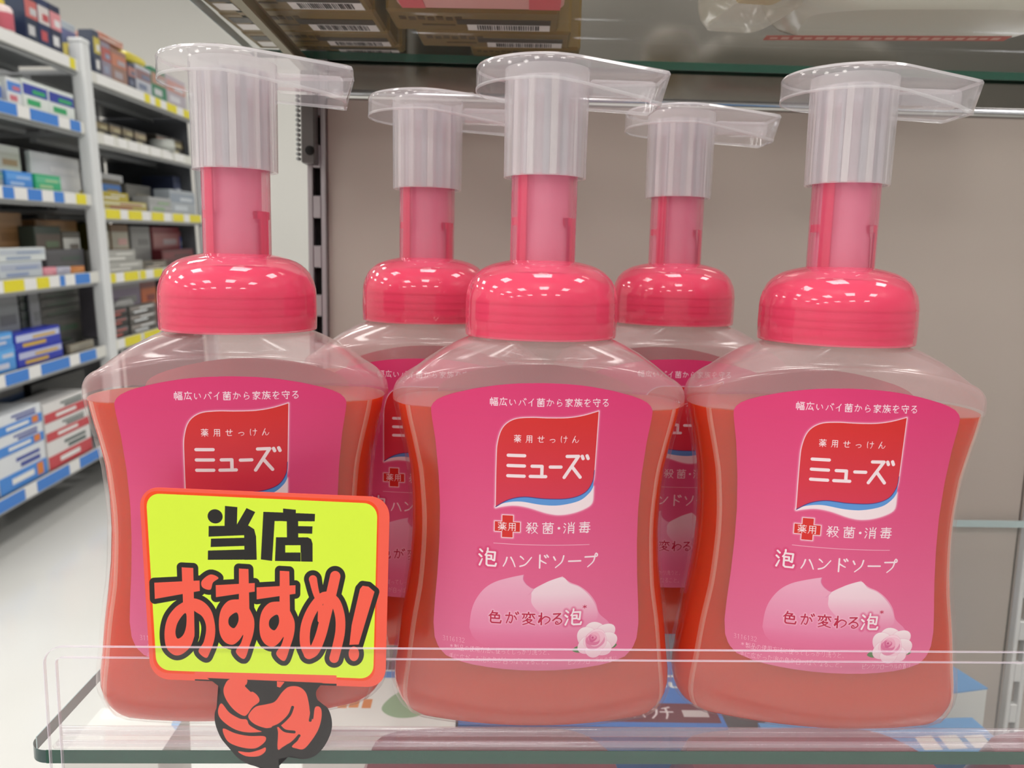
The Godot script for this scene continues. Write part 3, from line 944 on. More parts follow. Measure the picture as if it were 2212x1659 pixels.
# the printed face of the sign card and its fist, drawn in card units
const CARD_AREA := Rect2(110, 80, 1390, 1600)
func sign_texture() -> Texture2D:
	var coral := rgb(255, 96, 76)
	var ink := rgb(22, 18, 18)
	var c := Canvas.new(1112, 1280, coral, coral)
	c.k = Transform2D(Vector2(0.8, 0), Vector2(0, 0.8), -CARD_AREA.position * 0.8)
	var inner := []
	for g in [14.0, 0.0]:
		var p := PackedVector2Array()
		var cs := [Vector2(160 - g, 124 - g), Vector2(1424 + g * 0.6, 152 - g), Vector2(1409 + g * 0.6, 1127 + g), Vector2(187 - g, 1095 + g)]
		for i in 4:
			var a: Vector2 = cs[i]
			var to_prev: Vector2 = (cs[(i + 3) % 4] - a).normalized() * 76.0
			var to_next: Vector2 = (cs[(i + 1) % 4] - a).normalized() * 76.0
			for s in 9:
				p.append((a + to_prev).bezier_interpolate(a + to_prev * 0.42, a + to_next * 0.42, a + to_next, s / 8.0))
		inner.append(p)
	c.fill(inner[0], rgb(255, 74, 10), rgb(255, 74, 10))
	c.fill(inner[1], rgb(226, 255, 62), rgb(226, 255, 62))
	# upper word
	var ell := PackedVector2Array()
	for i in 24:
		ell.append(Vector2(533 + 41 * cos(TAU * i / 24), 240 + 38 * sin(TAU * i / 24)))
	c.fill(ell, ink, ink)
	for s in ["588,183 655,188 650,300 583,300", "705,192 752,212 704,300 640,300", "497,293 715,286 745,305 755,345 690,346 690,338 495,350", "690,336 755,340 757,470 690,472", "508,361 694,352 694,396 505,406", "490,426 694,416 694,471 488,476",
			"797,210 1080,215 1078,255 858,258 842,475 780,468", "905,190 975,195 972,258 905,258", "925,250 987,250 987,350 925,350", "985,283 1066,283 1064,322 985,322", "865,346 1040,343 1058,352 1066,376 1066,475 1000,475 1000,386 915,388 915,428 1002,426 1002,475 858,475"]:
		c.fill(pts(s), ink, ink)
	# big word, coral with a black rim
	var o_body := smooth(pts("345,712 302,742 258,800 238,880 245,965 285,1007 330,1004 380,960 404,900"))
	o_body.append_array(pts("405,880 407,522 343,520"))
	var shapes := [
		pts("190,607 440,590 440,648 190,697"), o_body,
		smooth(pts("385,692 450,702 500,755 520,840 515,915 488,990 465,1022 424,985 455,930 470,850 450,790 400,752"), true),
		smooth(pts("452,592 500,556 545,574 514,600 498,640 455,628"), true),
		pts("1345,602 1378,606 1412,634 1325,932 1272,935 1285,820 1330,620"),
	]
	for sh in [Vector2(0, 0), Vector2(226, 8)]:
		var a := pts("528,614 745,598 744,646 528,681")
		var b := pts("655,690 658,520 711,522 713,740")
		b.append_array(smooth(pts("713,740 738,800 735,870 712,945 680,1024 633,985 662,935 676,888 650,922 615,945 572,930 545,880 543,800 560,740 600,698 655,690")))
		for p in [a, b]:
			var q := PackedVector2Array()
			for v in p:
				q.append(v + sh)
			shapes.append(q)
	var bang := PackedVector2Array()
	for i in 24:
		bang.append(Vector2(1298 + 30 * cos(TAU * i / 24), 985 + 42 * sin(TAU * i / 24)))
	shapes.append(bang)
	var me := [[smooth(pts("1068,572 1083,640 1108,720 1104,800")), 23.0, 11.0], [smooth(pts("1192,552 1172,640 1142,760 1112,880 1076,966 1044,990")), 29.0, 30.0], [smooth(pts("1044,990 1022,930 1028,830 1068,735 1130,668 1188,690 1218,770 1220,860 1202,950 1186,1012")), 29.0, 27.0]]
	for s in shapes:
		c.edge(s, 27.0, ink)
		c.fill(s, ink, ink)
	for s in me:
		c.stroke(s[0], s[1] + 27.0, s[2] + 27.0, ink)
	for s in shapes:
		c.fill(s, coral, coral)
	for s in me:
		c.stroke(s[0], s[1], s[2], coral)
	for s in ["358,772 360,838 342,893 310,915 299,878 316,820", "642,764 651,808 626,851 597,831 601,790", "868,772 877,816 852,859 823,839 827,798"]:
		c.fill(smooth(pts(s), true), ink, ink)
	# the fist
	c.fill(pts("400,1144 1200,1158 1200,1700 400,1700"), ink, ink)
	c.fill(pts("400,1100 1200,1110 1200,1157 900,1152 400,1139"), coral, coral)
	c.fill(pts("470,1136 1122,1154 1080,1180 520,1170"), ink, ink)
	for s in ["600,1138 692,1140 690,1186 745,1225 762,1265 722,1300 692,1342 668,1350 620,1320 580,1270 560,1220 566,1178", "548,1280 590,1332 650,1367 688,1372 702,1402 742,1428 772,1442 690,1447 620,1430 560,1390 530,1352 528,1312",
			"554,1425 620,1452 700,1467 785,1467 796,1490 770,1520 728,1541 660,1536 590,1510 560,1470", "635,1558 700,1563 760,1547 793,1533 790,1560 750,1586 680,1586"]:
		c.fill(smooth(pts(s), true, 4), coral, coral)
	c.fill(pts("862,1148 906,1152 880,1185 862,1180"), coral, coral)
	c.fill(smooth(pts("700,1342 740,1297 800,1282 850,1265 890,1212 930,1179 985,1178 1025,1210 1042,1270 1050,1330 1066,1366 1076,1300 1098,1290 1114,1310 1114,1362 1094,1430 1050,1500 1010,1541 968,1537 944,1525 978,1490 985,1466 955,1494 920,1512 892,1530 862,1541 862,1420 800,1421 740,1402 704,1372"), true, 4), coral, coral)
	for s in ["950,1297 930,1345 880,1395 838,1416", "876,1408 905,1434 958,1441", "1062,1300 1056,1340 1050,1372", "986,1462 955,1497 915,1528", "690,1178 716,1204"]:
		c.stroke(smooth(pts(s)), 8.0, 8.0, ink)
	return c.texture()

# ---------------------------------------------------------------- the clear rail along the shelf front
func build_rail() -> void:
	var clear := mat("rail_acrylic", Color(0.93, 0.90, 0.95), 0.03, 0.012)
	clear.metallic_specular = 0.25
	var rim := mat("rail_edge", Color(0.93, 0.89, 0.95), 0.15, 0.7)
	var t := thing("shelf_rail", "clear acrylic front rail with rounded corner standing along the glass shelf edge", "shelf rail", Vector3(0, 0, 0.0))
	var front := rounded(Rect2(-0.1354, -0.06, 0.70, 0.0942), [0, 0, 0, 0.0052])
	var back := rounded(Rect2(-0.1343, -0.06, 0.70, 0.0890), [0, 0, 0, 0.0016])
	obj("front_plate", slab(front, 0.0312, 0.0322), clear, t)
	obj("back_plate", slab(back, 0.0272, 0.0282), clear, t)
	for e in [[front, 0.0311, 0.0323], [back, 0.0271, 0.0283]]:
		var st := start()
		st.set_smooth_group(-1)
		var o: PackedVector2Array = e[0]
		for i in range(2, o.size()):
			var a := o[i]
			var b := o[(i + 1) % o.size()]
			var n := (b - a).orthogonal().normalized() * 0.00022
			quad(st, Vector3(a.x, a.y, e[1]), Vector3(a.x, a.y, e[2]), Vector3(b.x, b.y, e[2]), Vector3(b.x, b.y, e[1]))
			quad(st, Vector3(a.x + n.x, a.y + n.y, e[2]), Vector3(b.x + n.x, b.y + n.y, e[2]), Vector3(b.x, b.y, e[2]), Vector3(a.x, a.y, e[2]))
		obj("polished_edge", done(st), rim, t)
	# foot lying on the glass, with a round bead along its back and a ridge in front
	obj("foot", boxes([[Vector3(0.2130, 0.0009, 0.0222), Vector3(0.7020, 0.0016, 0.0080)]], 0.0004), mat("rail_foot", Color(0.86, 0.78, 0.84), 0.06, 0.05), t)
	for e in [[0.0192, 0.0014, -0.1392], [0.0248, 0.0009, -0.1374]]:
		var b := obj("bead", lathe([Vector2(0.0004, 0), Vector2(e[1], 0.0005), Vector2(e[1], 0.0005), Vector2(e[1], 0.70)], 20, true, true), mat("rail_bead", Color(0.88, 0.82, 0.88), 0.05, 0.14), t)
		b.position = Vector3(e[2], e[1] + 0.0004, e[0])
		b.rotation.z = -PI / 2

# ---------------------------------------------------------------- the sign card with its fist
func build_sign() -> void:
	var face := mat("card_print", Color(1, 1, 1), 0.45)
	face.albedo_texture = sign_texture()
	var t := thing("sign_card", "yellow and coral sign card reading a recommendation, held up by a printed red fist", "sign", Vector3(-0.1148, 0.08355, 0.0292))
	t.rotation.z = -0.011
	var sx := 0.00004903
	var sy := 0.00005222
	var area := Rect2(CARD_AREA.position.x * sx, -CARD_AREA.end.y * sy, CARD_AREA.size.x * sx, CARD_AREA.size.y * sy)
	var p := PackedVector2Array()
	var cs := [Vector2(124, 92), Vector2(1492, 118), Vector2(1478, 1176), Vector2(152, 1146)]
	for i in 4:
		var a: Vector2 = cs[i]
		var q0: Vector2 = (cs[(i + 3) % 4] - a).normalized() * 108.0
		var q1: Vector2 = (cs[(i + 1) % 4] - a).normalized() * 108.0
		for s in 11:
			var v := (a + q0).bezier_interpolate(a + q0 * 0.42, a + q1 * 0.42, a + q1, s / 10.0)
			p.append(Vector2(v.x * sx, -v.y * sy))
	obj("card_board", slab(p, 0.0, 0.0003, area), face, t)
	var f := PackedVector2Array()
	for v in smooth(pts("470,1140 512,1162 542,1204 530,1282 508,1334 510,1402 540,1482 580,1532 630,1592 690,1632 760,1650 802,1662 802,1676 868,1676 868,1606 900,1596 945,1582 985,1598 1030,1598 1082,1576 1132,1520 1168,1442 1173,1372 1150,1302 1104,1270 1086,1240 1086,1200 1120,1156"), false, 4):
		f.append(Vector2(v.x * sx, -v.y * sy))
	obj("printed_fist", slab(f, 0.0001, 0.00028, area), face, t).set_meta("label", "red fist with black outline gripping the card")

# ---------------------------------------------------------------- goods on the shelf above, seen from below
func carton(called: String, label: String, category: String, group: String, at: Vector3, s: Vector3, turn: float, m: Material, bevel := 0.0006) -> Node3D:
	var t := thing(called, label, category, at, turn, group)
	obj("carton_body", box(s, bevel), m, t).position.y = s.y / 2
	return t

func bars(seed_n: int, s: Vector2, n := 26) -> ArrayMesh:  # printed bars lying just under a carton's bottom
	var r := RandomNumberGenerator.new()
	r.seed = seed_n
	var st := start()
	var x := -s.x / 2
	for i in n:
		var w := s.x / n * r.randf_range(0.25, 0.75)
		add_box(st, Vector3(w, 0.0001, s.y), 0.0, Transform3D(Basis(), Vector3(x + w / 2, 0, 0)))
		x += s.x / n
	return done(st)

func build_upper_goods() -> void:
	var gold := mat("gold_board", Color(0.44, 0.34, 0.11), 0.45)
	var dark := mat("dark_print", Color(0.24, 0.20, 0.16), 0.5)
	var paper := mat("white_print", Color(0.88, 0.87, 0.86), 0.5)
	var ink := mat("black_print", Color(0.08, 0.07, 0.07), 0.5)
	var words := mat("brown_print", Color(0.30, 0.21, 0.07), 0.5)
	var rows := [
		["hindmost of the gold cartons in the middle column on the upper glass shelf", Vector3(0.0015, 0, -0.1935), Vector3(0.055, 0.05, 0.0175)],
		["second gold carton from the back in the middle column on the upper glass shelf", Vector3(-0.0145, 0, -0.1705), Vector3(0.0725, 0.05, 0.0265)],
		["front gold carton of the middle column on the upper glass shelf beneath a pink box", Vector3(-0.0235, 0, -0.1400), Vector3(0.0745, 0.05, 0.0290)],
		["hindmost gold carton in the column beside the upper shelf bracket", Vector3(-0.0905, 0, -0.1955), Vector3(0.0610, 0.05, 0.0130)],
		["second gold carton from the back beside the upper shelf bracket", Vector3(-0.0935, 0, -0.1775), Vector3(0.0610, 0.05, 0.0255)],
		["third gold carton from the back beside the upper shelf bracket", Vector3(-0.0965, 0, -0.1475), Vector3(0.0620, 0.05, 0.0320)],
		["front gold carton in the column beside the upper shelf bracket", Vector3(-0.0985, 0, -0.1150), Vector3(0.0620, 0.05, 0.0300)],
	]
	for i in rows.size():
		var e: Array = rows[i]
		var t := carton("gold_carton", e[0], "box", "gold cartons on the upper glass shelf", Vector3(e[1].x, 0.2452, e[1].z), e[2], deg_to_rad(-3.0), gold, 0.0012)
		var s: Vector3 = e[2]
		var off := s.x * 0.20
		obj("dark_strip", box(Vector3(s.x * 0.56, 0.0002, s.z * 0.26)), dark, t).position = Vector3(off - 0.002, -0.0001, -s.z * 0.05 + 0.0015)
		var lab := obj("barcode_label", box(Vector3(s.x * 0.50, 0.0002, s.z * 0.34)), paper, t)
		lab.position = Vector3(off, -0.0001, -s.z * 0.28)
		obj("barcode", bars(i + 5, Vector2(s.x * 0.38, s.z * 0.24)), ink, lab).position.y = -0.0002
		var lines := []
		for k in 7:
			lines.append([Vector3(-s.x * 0.42 + k * s.x * 0.055, 0, s.z * 0.18 - (k % 2) * 0.001), Vector3(s.x * 0.04, 0.0002, s.z * 0.16)])
		lines.append([Vector3(-s.x * 0.22, 0, -s.z * 0.18), Vector3(s.x * 0.2, 0.0002, s.z * 0.06)])
		obj("print", boxes(lines), words, t).position.y = -0.0001
	for i in 3:
		var t := carton("gold_carton", ["hindmost", "middle", "front"][i] + " of the shaded gold cartons left of the shelf bracket on the upper glass", "box", "gold cartons on the upper glass shelf", Vector3(-0.1285 - 0.001 * i, 0.2452, -0.186 + 0.0310 * i), Vector3(0.013, 0.05, 0.0285), deg_to_rad(-3.0), gold, 0.001)
		obj("barcode_label", box(Vector3(0.0085, 0.0002, 0.009)), paper, t).position = Vector3(0.001, -0.0001, -0.005)
		obj("dark_strip", box(Vector3(0.009, 0.0002, 0.008)), dark, t).position = Vector3(0.001, -0.0001, 0.006)
	var pink := carton("pink_carton", "pale pink and rose carton on the upper glass in front of the gold cartons", "box", "", Vector3(-0.0215, 0.2452, -0.108), Vector3(0.070, 0.06, 0.0280), deg_to_rad(-3.0), mat("pink_board", Color(0.86, 0.62, 0.60), 0.4), 0.002)
	obj("rose_panel", boxes([[Vector3(0.027, -0.0001, 0), Vector3(0.013, 0.0002, 0.024)], [Vector3(-0.028, -0.0001, 0), Vector3(0.010, 0.0002, 0.024)]]), mat("rose_print", Color(0.84, 0.36, 0.40), 0.4), pink)
	# soft clear pack with a salmon band, and a clear pack beside it
	var film := mat("clear_film", Color(0.80, 0.79, 0.74), 0.15, 0.6)
	var bag := thing("clear_pack", "milky clear soft pack with a salmon printed band on the upper glass shelf", "pack", Vector3(0.170, 0.2452, -0.125), deg_to_rad(-6.0))
	obj("pack_body", pillow(Vector3(0.130, 0.03, 0.062)), film, bag)
	obj("salmon_band", boxes([[Vector3(-0.008, -0.0001, -0.0190), Vector3(0.108, 0.0002, 0.0075)]]), mat("salmon_print", Color(0.72, 0.36, 0.32), 0.5), bag)
	var letters := []
	for k in 20:
		letters.append([Vector3(-0.058 + k * 0.0052, -0.0002, -0.0190), Vector3(0.0034, 0.0001, 0.0036 if k % 3 else 0.0024)])
	obj("band_print", boxes(letters), mat("band_letters", Color(0.84, 0.68, 0.62), 0.5), bag)
	var b2 := thing("clear_pack", "small clear plastic pack with yellow contents beside the salmon banded pack", "pack", Vector3(0.094, 0.2452, -0.118), 0.1)
	obj("pack_body", pillow(Vector3(0.034, 0.034, 0.066)), mat("clear_film_2", Color(0.82, 0.80, 0.74), 0.12, 0.35), b2)
	obj("yellow_contents", pillow(Vector3(0.022, 0.02, 0.022)), mat("yellow_contents", Color(0.78, 0.64, 0.18), 0.4), b2).position = Vector3(-0.002, 0.003, 0.014)

func pillow(s: Vector3) -> ArrayMesh:
	var rings := []
	for j in 9:
		var k := j / 8.0
		var g := 0.86 + 0.14 * sin(PI * k)
		if j == 0 or j == 8:
			g = 0.78
		var p := PackedVector3Array()
		for i in 40:
			var a := TAU * i / 40
			var c := cos(a)
			var d := sin(a)
			var wob := 1.0 + 0.02 * sin(a * 5.0 + j)
			p.append(Vector3(signf(c) * pow(absf(c), 0.45) * s.x / 2 * g * wob, k * s.y, signf(d) * pow(absf(d), 0.45) * s.z / 2 * g * wob))
		rings.append(p)
	return loft(rings, true, true)

# ---------------------------------------------------------------- goods on the shelf below, seen through the glass
func pack_texture(low: Color, lines: Array, size := Vector2i(512, 288)) -> Texture2D:
	var c := Canvas.new(size.x, size.y, low, low)
	for e in lines:
		if e[0] is String:
			write(c, e[0], e[1], e[2], e[3], e[4], e[5])
		else:
			c.fill(e[0], e[1], e[1])
	return c.texture()

func flat_pack(called: String, label: String, at: Vector3, s: Vector3, turn: float, side: Color, top: Texture2D, top_c := Color(1, 1, 1)) -> Node3D:
	var m := StandardMaterial3D.new()
	m.albedo_color = side
	m.roughness = 0.5
	var t := carton(called, label, "box", "", at, s, turn, m)
	var f := StandardMaterial3D.new()
	f.albedo_color = top_c
	f.albedo_texture = top
	f.roughness = 0.4
	var o := slab(PackedVector2Array([Vector2(-s.x / 2, -s.z / 2), Vector2(s.x / 2, -s.z / 2), Vector2(s.x / 2, s.z / 2), Vector2(-s.x / 2, s.z / 2)]), -0.0004, 0.0004, Rect2(-s.x / 2, -s.z / 2, s.x, s.z))
	var p := obj("printed_top", o, f, t)
	p.position.y = s.y
	p.rotation.x = -PI / 2
	return t

func build_lower_goods() -> void:
	var white := rgb(236, 234, 230)
	var blue := rgb(58, 118, 196)
	var maroon := rgb(108, 30, 48)
	var base := -0.2
	flat_pack("blue_carton", "blue carton with white lettering and a maroon band beneath the middle bottle", Vector3(0.042, base, -0.172), Vector3(0.136, 0.110, 0.072), -0.02, blue,
		pack_texture(blue, [["消臭に", Vector2(309, 56), Vector2(50, 84), 53.0, 4.5, white], [pts("0,196 488,196 504,210 504,270 0,270"), maroon], ["ディカードパウチ", Vector2(196, 208), Vector2(26, 50), 28.0, 2.6, rgb(228, 214, 214)], [pts("436,222 486,222 486,248 436,248"), rgb(206, 190, 190)]]))
	var leaf := smooth(pts("250,210 300,150 380,140 420,200 380,240 300,244"), true)
	var leaf2 := smooth(pts("410,230 450,150 540,140 512,240"), true)
	flat_pack("white_carton", "white carton with orange print and green leaf marks beneath the left bottle", Vector3(-0.066, base, -0.172), Vector3(0.076, 0.109, 0.076), 0.0, white,
		pack_texture(white, [[pts("0,0 512,0 512,58 0,58"), maroon], ["臭に", Vector2(392, 8), Vector2(40, 44), 46.0, 3.5, white], [pts("0,64 512,64 512,92 0,92"), rgb(70, 130, 206)], [pts("96,178 128,178 128,212 96,212"), rgb(226, 134, 60)], [pts("134,180 168,180 168,210 134,210"), rgb(226, 140, 70)], [pts("180,178 212,178 212,212 180,212"), rgb(226, 134, 60)], [leaf, rgb(150, 178, 140)], [leaf2, rgb(140, 176, 60)]]))
	var sky := rgb(84, 148, 206)
	flat_pack("blue_topped_carton", "white carton with a sky blue top beside the right slotted upright", Vector3(0.205, base, -0.176), Vector3(0.116, 0.112, 0.034), 0.22, rgb(222, 224, 220), pack_texture(sky, []))
	flat_pack("blue_topped_carton", "low sky blue carton with white print in front of the other sky blue carton", Vector3(0.186, base, -0.128), Vector3(0.116, 0.108, 0.036), 0.05, rgb(90, 150, 208), pack_texture(rgb(96, 156, 212), [[pts("330,130 372,120 366,220 324,220"), white], [pts("386,126 430,122 424,216 380,218"), white], [pts("444,130 490,124 484,214 440,216"), white]]))
	flat_pack("pale_carton", "pale grey carton with a light blue corner under the left shelf end", Vector3(-0.185, base, -0.128), Vector3(0.044, 0.112, 0.040), 0.0, rgb(226, 226, 222), pack_texture(rgb(226, 226, 222), [[pts("440,0 512,0 512,140 470,110"), rgb(150, 184, 222)]]))
	var plum := mat("plum_pouch", Color(0.50, 0.19, 0.27), 0.3)
	for i in 3:
		var t := thing("plum_pouch", ["plum refill pouch lying under the glass below the red fist", "plum refill pouch lying under the glass below the middle bottle", "plum refill pouch lying under the glass below the right bottle"][i], "pouch", Vector3(-0.012 + 0.125 * i, base, -0.030), 0.02 * (i - 1), "plum refill pouches under the glass shelf")
		obj("pouch_body", pillow(Vector3(0.122, 0.150, 0.10)), plum, t)
	# their shelf
	var lower := obj("lower_shelf", box(Vector3(1.05, 0.012, 0.235), 0.002), mat("shelf_white", Color(0.84, 0.84, 0.83), 0.5))
	lower.position = Vector3(0.300, -0.2062, -0.095)
	tag(lower, "white metal shelf under the glass shelf carrying boxes and pouches", "shelf")

